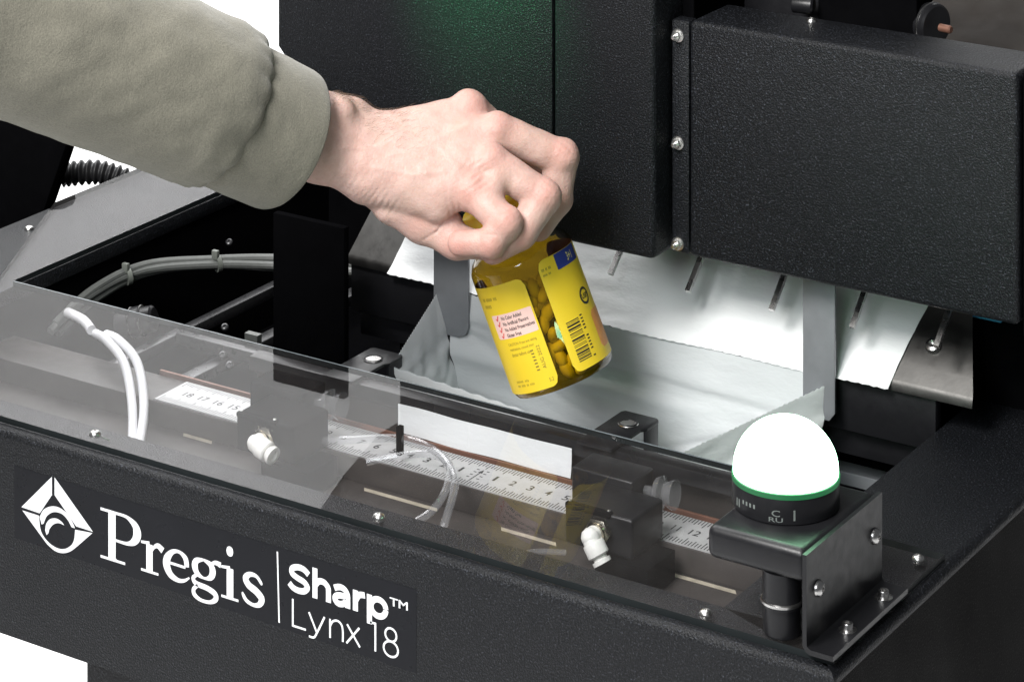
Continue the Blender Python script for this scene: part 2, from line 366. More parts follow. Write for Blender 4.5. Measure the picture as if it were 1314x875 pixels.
glyph([[(-33.98, -3.72, w4), (-33.98, -5.66, w4)], oval(-33.25, -4.42, .60, .55, w4)])
t = MB(); fit_text(t, 'TM', (-32.35, -30.9, -4.02, -3.48), face, .012); t.build('lettering', 'print_white', front)
w1 = .125
mono(w1, [(-40.3, -5.6), (-40.3, -7.46)], [(-40.3, -7.4), (-39.2, -7.4)])
mono(w1, [(-38.95, -6.15), (-38.28, -7.38)], [(-37.65, -6.15), (-38.3, -7.4), (-38.55, -7.74), (-38.95, -7.76)])
mono(w1, [(-37.2, -6.15), (-37.2, -7.42)], [(-37.2, -6.65), (-36.98, -6.28), (-36.6, -6.13), (-36.27, -6.3), (-36.15, -6.7), (-36.15, -7.42)])
mono(w1, [(-35.8, -6.15), (-34.75, -7.42)], [(-34.8, -6.15), (-35.85, -7.42)])
mono(w1, [(-33.95, -5.55), (-33.46, -5.52)], [(-33.5, -5.47), (-33.5, -7.36)])
glyph([oval(-32.25, -5.95, .45, .43, w1), oval(-32.25, -6.88, .58, .5, w1)])

# interior under the clear cover
plate = MB().box(-85.85, -9.65, 4.05, 19.5, -6.4, -6.0).build('slotted_base_plate', 'plate', mc)
for x0, x1, y in ((-46.65, -40.17, 17.3), (-34.6, -30, 17.2), (-23.9, -15.9, 17.6), (-41.7, -29.4, 12.9), (-64.1, -61.3, 17.8), (-72.8, -69.3, 14.0), (-24.5, -19, 14.0), (-18.6, -16.6, 14.0), (-60, -54, 12.9)):
    w_ = .42 if y > 15 else .6
    MB().prism([(x0, y - w_ / 2), (x0 - .3, y + w_ / 2), (x1 - .3, y + w_ / 2), (x1, y - w_ / 2)], 'z', -5.996, -5.97).build('slot_strip', 'tan', plate)
MB().box(-85.8, -9.7, 18.0, 22.3, -6.0 + .002, -4.12, .08).build('ruler_bar', 'plate', mc, smooth=True)
rul = MB().box(-67.4, -13.2, 18.12, 22.1, -4.11, -4.0).build('ruler', 'steel_rule', mc)
b = MB(); x = -67.2; k = 0; unit = 1.5; cen = -38.6
k0 = int((-67.2 - cen) / (unit / 6)); k1 = int((-13.3 - cen) / (unit / 6))
for k in range(k0, k1 + 1):
    x = cen + k * unit / 6; L_ = 1.25 if k % 6 == 0 else 1.0 if k % 3 == 0 else .8
    for y0, y1 in ((18.16, 18.16 + L_ * .8), (22.06 - L_ * .8, 22.06)):
        b.add([(x - .042, y0, -3.994), (x + .042, y0, -3.994), (x + .042, y1, -3.994), (x - .042, y1, -3.994)], [(0, 1, 2, 3)])
b.build('tick_marks', 'ink', rul)
for num in range(1, 19):
    for sgn in (-1, 1):
        x = cen + sgn * num * unit
        if not (-66.9 < x < -13.6): continue
        wd = sum(.2 if ch == '1' else .46 for ch in str(num)) + .14 * (num > 9)
        t = MB(); fit_text(t, str(num), (x - wd / 2, x + wd / 2, 19.72, 20.5), lambda a, c: (a, c, -3.992), .01); t.build('numeral', 'ink', rul)
b = MB()
for dx in (-.55, .3):
    for yy in (19.3, 19.75, 20.25, 20.7):
        b.add([(cen + dx, yy, -3.992), (cen + dx + .25, yy, -3.992), (cen + dx + .25, yy + .12, -3.992), (cen + dx, yy + .12, -3.992)], [(0, 1, 2, 3)])
b.add([(cen - .05, 19, -3.992), (cen + .05, 19, -3.992), (cen + .05, 20.3, -3.992), (cen - .05, 20.3, -3.992)], [(0, 1, 2, 3)])
b.add([(cen - .2, 20.3, -3.992), (cen + .2, 20.3, -3.992), (cen, 20.9, -3.992)], [(0, 1, 2)])
b.build('centre_arrow', 'ink', rul)
MB().box(-70.5, -12, 22.5, 22.72, -4.3, -3.85, .03).build('copper_strip', 'copper', mc)
bar = MB().box(-62, -13, 23.0, 24.4, -2.3, -1.1, .2).build('front_jaw_bar', 'black_satin', mc, smooth=True)
MB().box(-62, -13, 24.2, 25.0, -9, -2.4).build('jaw_back_plate', 'plate', mc)

# slide blocks, clamps and fittings (two alike)
def slide_block(dx, leg=(.55, -.05, -.8), nm='slide_block', bm_='black_satin'):
    o = MB().box(-27.3 + dx, -21.9 + dx, 13.7, 18.0, -3.85, -1.1, .22, 3).build(nm, bm_, mc, smooth=True)
    MB().box(-29.4 + dx, -24.4 + dx, 18.02, 21.0, -3.8, -.62, .18, 3).build('riser', bm_, o, smooth=True)
    MB().box(-27.2 + dx, -23.6 + dx, 13.55, 14.1, -1.35, -.98, .1).build('retaining_strip', 'black', o, smooth=True)
    for px in (-27.0, -23.9): bolt('screw', o, (px + dx, 13.95, -1.0), (0, 0, 1), .13)
    MB().box(-24.6 + dx, -20.4 + dx, 13.2, 17.0, -5.97, -3.9, .1).build('foot', 'black', o, smooth=True)
    # push-in elbow on the front face
    c = np.array([-24.45 + dx, 13.7, -2.35]); ax = np.array([0, -1, 0])
    e = MB(); e.lathe([(.98, 0), (1.0, .1), (1.0, .42), (.85, .5), (.7, .55)], c, ax, 6); e.lathe([(.72, .4), (.72, .72), (.55, .76)], c, ax, 20)
    e.build('fitting_nut', 'nickel', o, smooth=True)
    p0 = c + ax * .6; p1 = c + ax * 1.25; d_ = np.array(leg, float); d_ /= np.linalg.norm(d_)
    f = MB(); f.tube([p0, p1 - ax * .2, p1 + d_ * .35 + ax * .1, p1 + d_ * .9], .6, 18, 6); f.lathe([(.0, -.66), (.4, -.55), (.62, -.25), (.66, 0), (.62, .25)], p1, d_, 18)
    f.lathe([(.72, 0), (.76, .1), (.76, .85), (.66, .95)], p1 + d_ * .35, d_, 22)
    f.build('fitting_elbow', 'white_plastic', o, smooth=True)
    g = MB(); g.lathe([(.5, 0), (.5, .22), (.66, .24), (.66, .5), (.42, .52), (.36, .3)], p1 + d_ * 1.3, d_, 20); g.build('release_collar', 'white_plastic', o, smooth=True)
    # suction cup on the right end
    s_ = np.array([-24.3 + dx, 19.6, -1.7])
    q = MB(); q.lathe([(.35, 0), (.35, .5), (1.0, .9), (1.15, 1.3), (.7, 1.5), (.9, 1.9), (1.05, 2.3)], s_, (1, .1, .05), 24); q.build('suction_cup', 'clear_plastic', o, smooth=True)
    return o
o = slide_block(0); lab(o, 'right black slide block with white elbow fitting')
o = slide_block(-28.6, (.93, -.1, -.25), bm_='black'); lab(o, 'left black slide block with white elbow fitting')
def clamp(x0, x1):
    c = MB(); y0 = 22.4; y1 = 29.0; ym = 28.9
    poly = [(x0, y0), (x1 - .3, y0), (x1 - .3, 26.6), (x1, 27.0), (x1, y1 - .3), (x1 - .3, y1), (x0 + .2, y1), (x0, y1 - .3)]
    c.prism(poly, 'z', -1.05, -.8, .06)
    c.box(x1 - .28, x1 - .02, 26.9, 28.7, -3.6, -1.04, .05)
    c.box(x0 + .05, x1 - .35, 25.0, 25.4, -3.2, -1.04, .05)
    o = c.build('bag_clamp', 'black_satin', mc, smooth=True)
    xm = (x0 + x1) / 2
    q = MB(); q.lathe([(.72, 0), (.72, .1), (.62, .14), (.6, .08), (0, .08)], (xm + .05, 26.9, -.8), (0, 0, 1), 24); q.build('magnet', 'black_satin', o, smooth=True)
    q = MB(); q.lathe([(.72, .0), (.76, .06), (.72, .1)], (xm + .05, 26.9, -.81), (0, 0, 1), 24); q.build('magnet_ring', 'steel', o, smooth=True)
    return o
lab(clamp(-31.6, -28.4), 'right black bag clamp'); lab(clamp(-54.4, -51.3), 'left black bag clamp')

# small tubes under the cover
b = MB(); b.tube([(-46, 16.5, -3.5), (-42, 18.2, -2.6), (-38.5, 16.2, -2.2), (-37, 12, -3.2), (-39, 8.5, -4.6)], .28, 10); b.build('clear_hose', 'clear_plastic', mc, smooth=True)
b = MB(); b.tube([(-54, 17.5, -4.2), (-49, 17.4, -2.9), (-44.5, 18.6, -2.2), (-41, 18.0, -2.1), (-37.6, 15.5, -2.4), (-35.9, 12.0, -3.4), (-35.4, 9.6, -5)], .3, 10); b.build('clear_hose', 'clear_plastic', mc, smooth=True)
MB().box(-44.6, -44.2, 18.2, 18.7, -3.3, -1.2, .05).build('hose_tie', 'black', mc)
b = MB(); b.tube([(-28, 15, -5.2), (-29.8, 13, -4.9), (-29.4, 9.5, -4.8), (-26.5, 6.5, -5.0), (-21, 5.6, -5.4), (-18, 5.6, -5.8)], .2, 8); b.build('clear_hose', 'clear_plastic', mc, smooth=True)
for off in (0, .85):
    b = MB(); b.tube([(-78.0 + off, 23.5 + off * .4, -2.8), (-75.2 + off, 21.6 + off * .6, -2.2), (-71.0 + off, 18.8 + off * .7, -2.3), (-66.3 + off, 14.2 + off * .4, -3.3), (-62.7 + off * .5, 9.8, -5.3), (-61.9 + off * .5, 8.8, -5.95)], .36, 12); b.build('air_tube', 'white_tube', mc, smooth=True)
b = MB(); b.tube([(-84.5, 27.5, -3.6), (-81.2, 25.6, -3.0), (-78.9, 24.0, -2.85)], .4, 12); b.build('air_tube', 'white_tube', mc, smooth=True)
# cables and bits in the dark left part of the well
for k, (dy, dz_) in enumerate(((0, 0), (.3, -.9), (-.6, -.45))):
    b = MB(); b.tube([(-85.5, 27 + dy, -4.6 + dz_), (-85.2, 31.5 + dy, -3.0 + dz_), (-84.2, 37 + dy, -2.4 + dz_ * .8), (-80.6, 42 + dy, -2.7 + dz_ * .6), (-76.5, 46 + dy, -3.0 + dz_), (-70, 49 + dy, -3.2 + dz_)], .36, 10); b.build('cable', 'grey_cable', mc, smooth=True)
for p in ((-84.6, 35.3, -2.9), (-80.3, 42.2, -3.0)):
    b = MB(); b.lathe([(.75, -.2), (.75, .2)], p, (.45, .85, .1), 14); b.box(p[0] - .3, p[0] + .3, p[1] - .5, p[1] - .1, p[2] + .4, p[2] + 1.2, .06); b.build('cable_tie', 'tie', mc, smooth=True)
b = MB(); b.lathe([(1.0, 0), (1.0, 1.3), (1.25, 1.35), (1.25, 2.2), (1.1, 2.3), (1.1, 3.2), (.9, 3.4), (0, 3.4)], (-82.6, 31.6, -5.6), (.9, .35, .25), 24); kn = b.build('gland', 'black_satin', mc, smooth=True)
for h in (1.33, 2.25):
    q = Vector((-82.6, 31.6, -5.6)) + Vector((.9, .35, .25)).normalized() * h
    b = MB(); b.lathe([(1.24, 0), (1.3, .05), (1.24, .1)], q, (.9, .35, .25), 24); b.build('gland_ring', 'steel', kn, smooth=True)
MB().box(-77.5, -66.5, 33.0, 34.5, -6.6, -5.6, .1).build('cross_rail', 'dark_alu', mc, smooth=True)
b = MB(); b.box(-79.5, -78.5, 26, 58, -7.4, -6.4, .1); b.build('slide_rail', 'dark_alu', mc, smooth=True)
b = MB(); b.box(-73.5, -72.2, 26, 58, -7.8, -6.9, .12); b.build('slide_rail', 'dark_alu', mc, smooth=True)
MB().box(-68.6, -67.3, 31.0, 31.6, -4.4, -3.2).build('tag_plate', 'grey_cable', mc)
for p in ((-74.2, 35.5, -5.3), (-71.0, 31.2, -5.6), (-69.2, 29.8, -5.6), (-83.6, 48, -3.5)): bolt('screw', mc, p, (.3, -.5, .8), .34, 'button', 'dark_alu')

# clear acrylic cover over the front of the well and the left deck
AC = [(-.6, .9), (-.6, 17.3), (-9.2, 17.3), (-9.2, 22.0), (-85.6, 22.0), (-85.6, 60), (-95.9, 60), (-95.9, 38.6), (-76, .9)]
b = MB(); b.prism(AC, 'z', .03, .48)
for i, f in enumerate(b.f):
    p = [b.v[k] for k in f]
    if len(set(round(q[2], 3) for q in p)) > 1: b.m[i] = 1
cover = b.build('acrylic_cover', ['acrylic', 'acrylic_edge'], mc)
MB().box(-85.5, -9.3, 21.86, 21.995, .482, .50).build('edge_glint_strip', 'edge_glint', cover)  # pale strip painted as the glint along the cover's rear edge
for p in ((-59.5, 2.05), (-34.6, 1.92), (-9.63, 1.7), (-1.7, 15.7)): bolt('screw', cover, (*p, .48), (0, 0, 1), .42, 'round')
bolt('screw', mc, (-94.0, 33.2, .0), (0, 0, 1), .42, 'round')
b = MB(); b.tube([(-59.2, 2.2, .4), (-57.5, 4.2, -1.2), (-56.2, 5.8, -2.8)], .06, 8); b.build('wire', 'steel', mc, smooth=True)

# indicator light on its bracket
ind = MB().box(-9.2, -2.35, .9, 10.9, 4.35, 6.4, .55, 5).build('indicator_mount', 'black_satin', mc, smooth=True)
lab(ind, 'black mounting block under the lit dome')
prf = [(-2.3, 6.45), (-2.3, .95), (-2.05, .62), (-1.8, .5), (-.25, .5), (-.25, .82), (-1.75, .82), (-1.98, .95), (-2.02, 1.15), (-2.02, 6.45)]
br = MB(); br.prism(prf, 'y', .4, 10.95); bro = br.build('angle_bracket', 'black_satin', mc, smooth=True, angle=30)
for y, z in ((1.9, 3.9), (9.8, 4.1)): bolt('bracket_screw', bro, (-2.02, y, z), (1, 0, 0), .52, 'round', 'steel')
for y in (3.9, 9.0): bolt('socket_screw', bro, (-1.0, y, .82), (0, 0, 1), .34, 'cap', 'steel')
lt = MB(); lt.lathe([(3.30, 0), (3.38, .1), (3.38, 1.75), (3.3, 1.9)], (-6.5, 6.4, 6.38), (0, 0, 1), 64); lto = lt.build('light_base', 'black_satin', mc, smooth=True); lab(lto, 'black base ring of the indicator light')
dm = MB(); dm.lathe([(3.3, 0)] + [(3.3 * math.cos(a) if a < 1.57 else 0, .25 + 3.2 * math.sin(a)) for a in [k / 18 * math.pi / 2 for k in range(19)]], (-6.5, 6.4, 8.28), (0, 0, 1), 64)
cl_ = MB(); cl_.lathe([(3.30, 0), (3.40, .03), (3.40, .34), (3.3, .38)], (-6.5, 6.4, 7.96), (0, 0, 1), 64); M['dome_glow'] = emit('dome_glow_green', (.02, 1.0, .3), .11); M['dome_glow'].node_tree.nodes['Principled BSDF'].inputs['Base Color'].default_value = (.01, .05, .02, 1); cl_.build('dome_glow_band', 'dome_glow', lto, smooth=True)  # added emissive band; gives the black base ring the dome's green glow
dmo = dm.build('lit_dome', 'dome', lto, smooth=True, angle=80); lab(dmo, 'glowing white-green dome lens')
def cyl(c, rad, ang, h): return (c[0] + rad * math.cos(ang), c[1] + rad * math.sin(ang), c[2] + h)
def on_ring(mb, body, a0, a1, h0, h1): fit_text(mb, body, (a0, a1, h0, h1), lambda a, h: cyl((-6.5, 6.4, 6.38), 3.395, R(a), h), .01)
t = MB()
view = math.degrees(math.atan2(CAM[1] - 6.4, CAM[0] + 6.5))
on_ring(t, 'II', view - 64, view - 57, .4, .9); on_ring(t, 'IIII', view - 52, view - 34, .75, 1.0)
on_ring(t, 'RU', view - 18, view - 3, .22, .5); on_ring(t, 'C', view - 15, view - 6, .56, .95); on_ring(t, 'I', view + 8, view + 10, .35, 1.0)
M['print_grey'] = simple('grey_print', (.16, .18, .17), .5)
t.build('marking', 'print_grey', lto)
b = MB(); b.lathe([(1.15, -3.9), (1.15, -2.2), (1.3, -2.15), (1.3, -1.9), (1.2, -1.85), (1.2, 0)], (-4.6, 2.2, 4.4), (0, 0, 1), 28); b.build('cable_gland', 'black_satin', mc, smooth=True)
b = MB(); b.lathe([(1.22, 0), (1.32, .06), (1.32, .2), (1.22, .26)], (-4.6, 2.2, 2.35), (0, 0, 1), 28); b.build('gland_ring', 'steel', mc, smooth=True)

# tower housing: right part deep, left part a cover plate whose lower corner is cut away
tw = MB().box(-38.35, -29.55, 30, 58, 10.3, 66, .45, 3).build('tower_housing', 'powder', mc, smooth=True)
pl = MB(); pl.prism([(-64.5, 66), (-64.5, 21), (-61, 17.2), (-58, 13), (-54.6, 9.0), (-38.5, 10.4), (-38.5, 66)], 'y', 30.12, 33.0, .12)
pl.build('tower_side_plate', 'powder', mc, smooth=True)
MB().box(-65.4, -58.3, 30.6, 31.3, -14.1, 7.3, .1).build('side_column', 'black', mc, smooth=True)

# sealing head cover
bx = MB().box(-27.72, -1.65, 32, 37.9, 10.4, 27.9, .42, 4).build('head_cover', 'powder', mc, smooth=True); lab(bx, 'wide black head cover box with rounded edges')
fl = MB().box(-29.25, -27.8, 32.15, 33.4, 10.5, 27.75, .12).build('cover_flange', 'powder', bx, smooth=True)
for z in (26.6, 18.6, 11.1): bolt('flange_bolt', fl, (-28.72, 32.15, z), (0, -1, 0), .44, 'nut')
for x in (-19.9, -2.6): bolt('cover_screw', bx, (x, 36.6, 27.9), (0, 0, 1), .4, 'round')
MB().box(-1.55, -.6, 32.6, 37.5, 9.5, 27.3, .15).build('cover_end_plate', 'black', bx, smooth=True)
MB().box(-61.5, -2, 43, 43.6, -8, 20).build('gap_blocker', 'black', mc)  # added black plate; keeps the white backdrop out of gaps and reflections
MB().box(-29.4, -28.4, 34, 58, 10.6, 40, .1).build('inner_bracket', 'black', mc)
# mechanism and rear cover behind the head cover
MB().box(-21.6, -13.4, 41, 44, 14, 40, .2).build('motor_plate', 'black', mc, smooth=True)
b = MB(); b.lathe([(.6, -.8), (.65, -.7), (.65, .7), (.5, .85)], (-22.4, 40.2, 28.0), (1, .2, 0), 20); b.build('motor_shaft', 'black_satin', mc, smooth=True)
b = MB(); b.lathe([(1.5, 0), (1.6, .12), (1.6, .9), (1.45, 1.05), (0, 1.05)], (-13.3, 42.5, 27.4), (1, -.35, 0), 32); b.build('roller_end', 'black_satin', mc, smooth=True)
b = MB(); b.lathe([(1.6, 0), (1.68, .03), (1.68, .1), (1.6, .13)], (-12.9, 42.36, 27.4), (1, -.35, 0), 32); b.build('roller_rim', 'steel', mc, smooth=True)
MB().box(-28.5, -22, 42, 44, 22, 30.2, .2).build('motor_block', 'black_satin', mc, smooth=True)
b = MB(); b.lathe([(.3, 0), (.3, .9), (.22, 1)], (-11.8, 41.6, 27.5), (1, -.2, 0), 12); b.build('copper_pin', 'copper', mc, smooth=True)
b = MB(); b.prism([(44, 16), (100, 38), (100, 36), (44, 14)], 'x', -29, 4); b.build('rear_cover', 'rear', mc)
b = MB(); b.tube([(-30, 52, 30.5), (-18, 52, 30.3), (-8, 51, 30.0)], .8, 14); b.build('rear_roller', 'black_satin', mc, smooth=True)

# sloped feed plate with finger rods, guides and rails
pts = [(35.9, 2.6), (36.0, 2.95), (36.25, 3.2)] ; top = (42.2, 8.3)
b = MB(); b.prism([(35.85, 2.3), (35.9, 2.75), (36.1, 3.05), (42.2, 8.2), (42.3, 7.9), (36.5, 2.9), (36.2, 2.3)], 'x', -61.8, -6.75)
b.v = [(x - max(0, y - 36.0) * .44 if x > -10 else x, y, z) for x, y, z in b.v]; b.build('feed_plate', 'brushed', mc, smooth=True, angle=50)
MB().box(-61.7, -9.75, 36.25, 37.2, -1.6, 2.25, .08).build('feed_beam', 'black_satin', mc, smooth=True)
MB().box(-61.5, -9.75, 37.3, 38.5, -3.8, -1.7, .08).build('lower_beam', 'black_satin', mc, smooth=True)
MB().box(-20, -7.0, 41.6, 41.9, 6.6, 8.6).build('blue_belt', 'blue', mc)
for x in (-36.4, -29.6, -22.5, -15.9, -9.2):
    b = MB(); dv = Vector((0, 3.4, 3.2)).normalized()
    p0 = Vector((x, 35.2, 6.45)); p1 = p0 + dv * 5.2
    rd = Vector((1, 0, 0)); up = rd.cross(dv)
    vs = [p + rd * sx * .2 + up * sz * .16 for p in (p0, p1) for sx, sz in ((-1, -1), (1, -1), (1, 1), (-1, 1))]
    b.add(vs, [(0, 1, 2, 3), (4, 7, 6, 5), (0, 4, 5, 1), (1, 5, 6, 2), (2, 6, 7, 3), (3, 7, 4, 0)]); b.build('finger_rod', 'steel', mc)
bolt('screw', mc, (-10.9, 38.4, 5.1), (0, -.64, .77), .6, 'button', 'steel')
gp = [(-52.6, 14), (-52.6, -.2), (-52.3, -.8), (-51.7, -1.1), (-50.2, -1.1), (-49.6, -.8), (-49.3, -.2), (-49.3, 14)]
lab(MB().prism(gp, 'y', 34.9, 35.15, .03).build('guide_plate', 'guide', mc, smooth=True), 'left grey guide plate with rounded end')
gp = [(-19.75, 14), (-19.75, 0), (-19.4, -.6), (-17.6, -.6), (-17.15, 0), (-17.15, 14)]
lab(MB().prism(gp, 'y', 34.9, 35.15, .03).build('guide_plate', 'guide', mc, smooth=True), 'right grey guide plate')
bk = MB().prism([(-13.9, -6), (-13.9, .3), (-12.4, 1.7), (-9.75, 1.7), (-9.75, -6)], 'y', 53.5, 54.0, .06).build('end_bracket', 'black', mc, smooth=True)
bolt('screw', bk, (-12.0, 53.5, -.75), (0, -1, 0), .48, 'button', 'steel')
MB().box(-30, -9.7, 43.2, 45.2, -6.6, -5.6, .1).build('rail', 'alu', mc, smooth=True)
MB().box(-30, -9.7, 40.0, 41.8, -7.4, -6.4, .1).build('rail', 'guide', mc, smooth=True)
b = MB(); b.lathe([(.7, 0), (.7, .1), (0, .1)], (-16.6, 44.2, -5.6), (0, 0, 1), 16); b.build('rail_hole', 'black', mc)
# dark side panel with ribbed hose beyond the left deck
b = MB(); b.prism([(-140, 11.5), (-108.3, 4.8), (-102.4, 4.1), (-100.7, 3.75), (-100.25, 3.1), (-102.9, -3.2), (-104, -6), (-140, -6)], 'y', 45, 46.5, .1); b.build('side_panel', 'black', mc, smooth=True)
b = MB(); P = spline([(-104, 49, -1.2), (-101, 50.5, -.9), (-98, 52, -1.9), (-94.5, 53, -3.5)], 16)
b.tube(P, lambda t: 1.0 + .17 * math.cos(t * 2 * math.pi * 16), 16, 3); b.build('ribbed_hose', 'rubber', mc, smooth=True, angle=80)
MB().box(-105, -97, 46.5, 52, -6, -4.5, .2).build('side_arm', 'black', mc)

# ================================================================ plastic bag hanging open in the machine
bag = thing('plastic_bag', 'white plastic mailer bag hanging open below the machine head, grey inside', 'bag', (-38, 34, -14))
def sheet(name, fn, nu, nv, parent, thick=.05, mats=('film_white', 'film_grey')):
    """grid fn(u,v)->point; two skins a hair apart, outer first material, inner second"""
    g = np.array([[fn(i / nu, j / nv) for j in range(nv + 1)] for i in range(nu + 1)], float)
    du = np.gradient(g, axis=0); dv_ = np.gradient(g, axis=1); nn = np.cross(du, dv_); nn /= np.linalg.norm(nn, axis=2, keepdims=True) + 1e-9
    A = (g + nn * thick / 2).reshape(-1, 3); B_ = (g - nn * thick / 2).reshape(-1, 3); n0 = len(A)
    q = [(i * (nv + 1) + j, (i + 1) * (nv + 1) + j, (i + 1) * (nv + 1) + j + 1, i * (nv + 1) + j + 1) for i in range(nu) for j in range(nv)]
    mb = MB(); mb.v = [tuple(p) for p in A] + [tuple(p) for p in B_]
    mb.f = q + [tuple(k + n0 for k in f[::-1]) for f in q]; mb.m = [0] * len(q) + [1] * len(q)
    return mb.build(name, list(mats), parent, smooth=True, fix=False, angle=75)
def wob(u, v, s, a, seed):
    return a * (math.sin(u * 11 * s + seed) * math.sin(v * 7 * s + seed * 2.1) + .6 * math.sin(u * 23 * s + v * 9 + seed * 3) + .4 * math.sin(v * 31 * s - u * 13 + seed)) / 2
ZZ = lambda u, f=190, a=.10: a * (abs((u * f) % 2 - 1) - .5)
# web of film lying on the feed plate, torn (zigzag) lower edge
def web(u, v):
    x = -57.4 + u * 44.3; x += (1 - v) * 0.0
    xr = x + (v ** 1.5) * (1.3 * u - .2)
    y = 35.35 + v * 7.0; z = 2.15 + v * 6.0 + .12
    y += (.16 * math.sin(u * 9 + v * 5) + .1 * math.sin(u * 21 - v * 8)) * (1 - v) * .6; z += wob(u, v, 1, .12, 1.3)
    if v < .02: z += ZZ(u) - .25 * u * 0
    return (xr, y - .1, z + .18)
sheet('film_web', web, 150, 24, bag, .05, ('film_white', 'film_white'))
# mouth corners
LBk = np.array([-50.2, 35.55, 1.75]); RBk = np.array([-17.55, 35.45, 2.1]); LF = np.array([-51.6, 27.6, -1.3]); RF = np.array([-25.8, 25.7, -2.0])
LB0 = np.array([-52.4, 35.4, 2.1])
def lerp(a, b, t): return a + (b - a) * t
DEP = 11.5
bot = {'LB': np.array([-47.5, 33.5, -DEP]), 'RB': np.array([-20.5, 33.0, -DEP]), 'LF': np.array([-46.5, 28.5, -DEP]), 'RF': np.array([-27.0, 28.5, -DEP])}
def wall(T0, T1, B0, B1, seed, amp, zig, bulge=0.0, cre=()):
    def f(u, v):
        p = lerp(lerp(T0, T1, u), lerp(B0, B1, u), v)
        nrm = np.cross(T1 - T0, B0 - T0); nrm /= np.linalg.norm(nrm)
        k = math.sin(math.pi * min(1, max(0, u))) * min(1, v * 4)
        p = p + nrm * (wob(u, v, 1, amp, seed) * k + bulge * k * math.sin(math.pi * v))
        p = p + nrm * amp * 1.1 * math.exp(-((v - .22 - .1 * u) / .05) ** 2) - nrm * amp * .9 * math.exp(-((v - .34 + .05 * u) / .04) ** 2)
        for q0, q1, q2 in cre: p = p + nrm * .16 * math.exp(-((v - q0 - q1 * u) / q2) ** 2) * min(1, v * 5)
        if v < .01: p = p + np.array([0, 0, ZZ(u, zig, .12)])
        return p
    return f
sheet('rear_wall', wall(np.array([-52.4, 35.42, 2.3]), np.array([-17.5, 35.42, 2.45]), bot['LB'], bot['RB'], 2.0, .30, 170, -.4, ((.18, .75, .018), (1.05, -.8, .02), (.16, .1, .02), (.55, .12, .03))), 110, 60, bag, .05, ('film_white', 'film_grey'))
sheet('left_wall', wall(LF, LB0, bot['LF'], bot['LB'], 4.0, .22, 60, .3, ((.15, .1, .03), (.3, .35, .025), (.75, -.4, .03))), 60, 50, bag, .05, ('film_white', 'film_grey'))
sheet('right_wall', wall(RBk, RF, bot['RB'], bot['RF'], 6.0, .20, 80, .2), 70, 50, bag, .05, ('film_thin', 'film_thin'))
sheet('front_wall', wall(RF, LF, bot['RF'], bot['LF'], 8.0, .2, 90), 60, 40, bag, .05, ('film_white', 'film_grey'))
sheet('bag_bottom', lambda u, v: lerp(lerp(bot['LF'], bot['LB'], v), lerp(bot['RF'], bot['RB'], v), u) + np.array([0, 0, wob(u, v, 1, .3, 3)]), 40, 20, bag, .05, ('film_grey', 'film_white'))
# front lip folded forward over the jaw bar
def lip(u, v):
    return (lerp(-47.6, -32.3, u) + .04 * math.sin(v * 3), 22.8 + .05 * math.sin(u * 9 + v) - .12 * v, -1.72 - 2.1 * v + .03 * math.sin(u * 14))
sheet('front_lip', lip, 40, 30, bag, .04, ('film_white', 'film_white'))

# ================================================================ view-aligned frame for the hand and bottle (metric, at 2.1 m from the lens)
D0 = 209.56; F_ = 3688.0
def loc(u, v, dd=0.0):
    D = D0 + dd; return np.array([(u - 657.0) * D / F_, CAM[2] - (v + 950.0) * D / F_, dd])
def to_world(P):
    P = np.asarray(P, float); base = CAM * [1, 1, 0]
    return base + P[..., 0:1] * RGT + P[..., 1:2] * np.array([0, 0, 1.0]) + (P[..., 2:3] + D0) * FWD

# ---------------------------------------------------------------- bottle
AXL = np.array([-.345, .90, .16]); AXL /= np.linalg.norm(AXL)
BASE = loc(725, 486, .3)
toC = -np.array([0, -.36, 1.0]); toC /= np.linalg.norm(toC)           # towards the lens in the local frame
toC = np.array([0, .36, -1.0]); toC /= np.linalg.norm(toC)
NV = toC - AXL * toC.dot(AXL); NV /= np.linalg.norm(NV)                # radial direction facing the lens
SV = np.cross(NV, AXL); SV = SV if SV[0] > 0 else -SV                 # radial direction to the right in view
def bot_pt(rad, phi, h):                                              # phi in degrees, 0 faces the lens, + to the right
    a = R(phi); return to_world(BASE + AXL * h + rad * (math.cos(a) * NV + math.sin(a) * SV))
BR_ = 3.9
bt = thing('pill_bottle', 'amber pill bottle with yellow labels held over the open bag', 'bottle', tuple(to_world(BASE)))
def brev(prof, n=64):
    mb = MB(); vs = [bot_pt(r, 360 * k / n, h) for r, h in prof for k in range(n)]
    fs = [(i * n + k, i * n + (k + 1) % n, (i + 1) * n + (k + 1) % n, (i + 1) * n + k) for i in range(len(prof) - 1) for k in range(n)]
    mb.add(vs, fs); return mb
outer = [(0, .35), (2.4, .3), (2.9, .02), (3.3, .02), (3.68, .14), (3.84, .38), (BR_, .7), (BR_, 9.0), (3.84, 9.35), (3.62, 9.75), (3.2, 10.15), (2.85, 10.4), (2.65, 10.55), (2.6, 10.9)]
brev(outer).build('bottle_body', 'amber', bt, smooth=True)
M['yellow_cap'] = simple('yellow_cap_plastic', (.90, .56, .015), .35, var=.05); M['yellow_cap'].node_tree.nodes['Principled BSDF'].inputs['Subsurface Weight'].default_value = .5; M['yellow_cap'].node_tree.nodes['Principled BSDF'].inputs['Subsurface Scale'].default_value = .01
brev([(0, 10.95), (2.62, 10.92), (2.9, 10.85), (3.1, 10.9), (3.1, 13.1), (2.9, 13.35), (2.6, 13.45), (0, 13.45)], 72).build('cap', 'yellow_cap', bt, smooth=True)
M['label_yellow'] = simple('yellow_label', (.80, .57, .03), .38, var=.03, nscale=40)
M['label_pink'] = simple('pink_print', (.86, .58, .52), .45, var=.03)
M['label_orange'] = simple('orange_print', (.78, .32, .08), .45, var=.1, nscale=200)
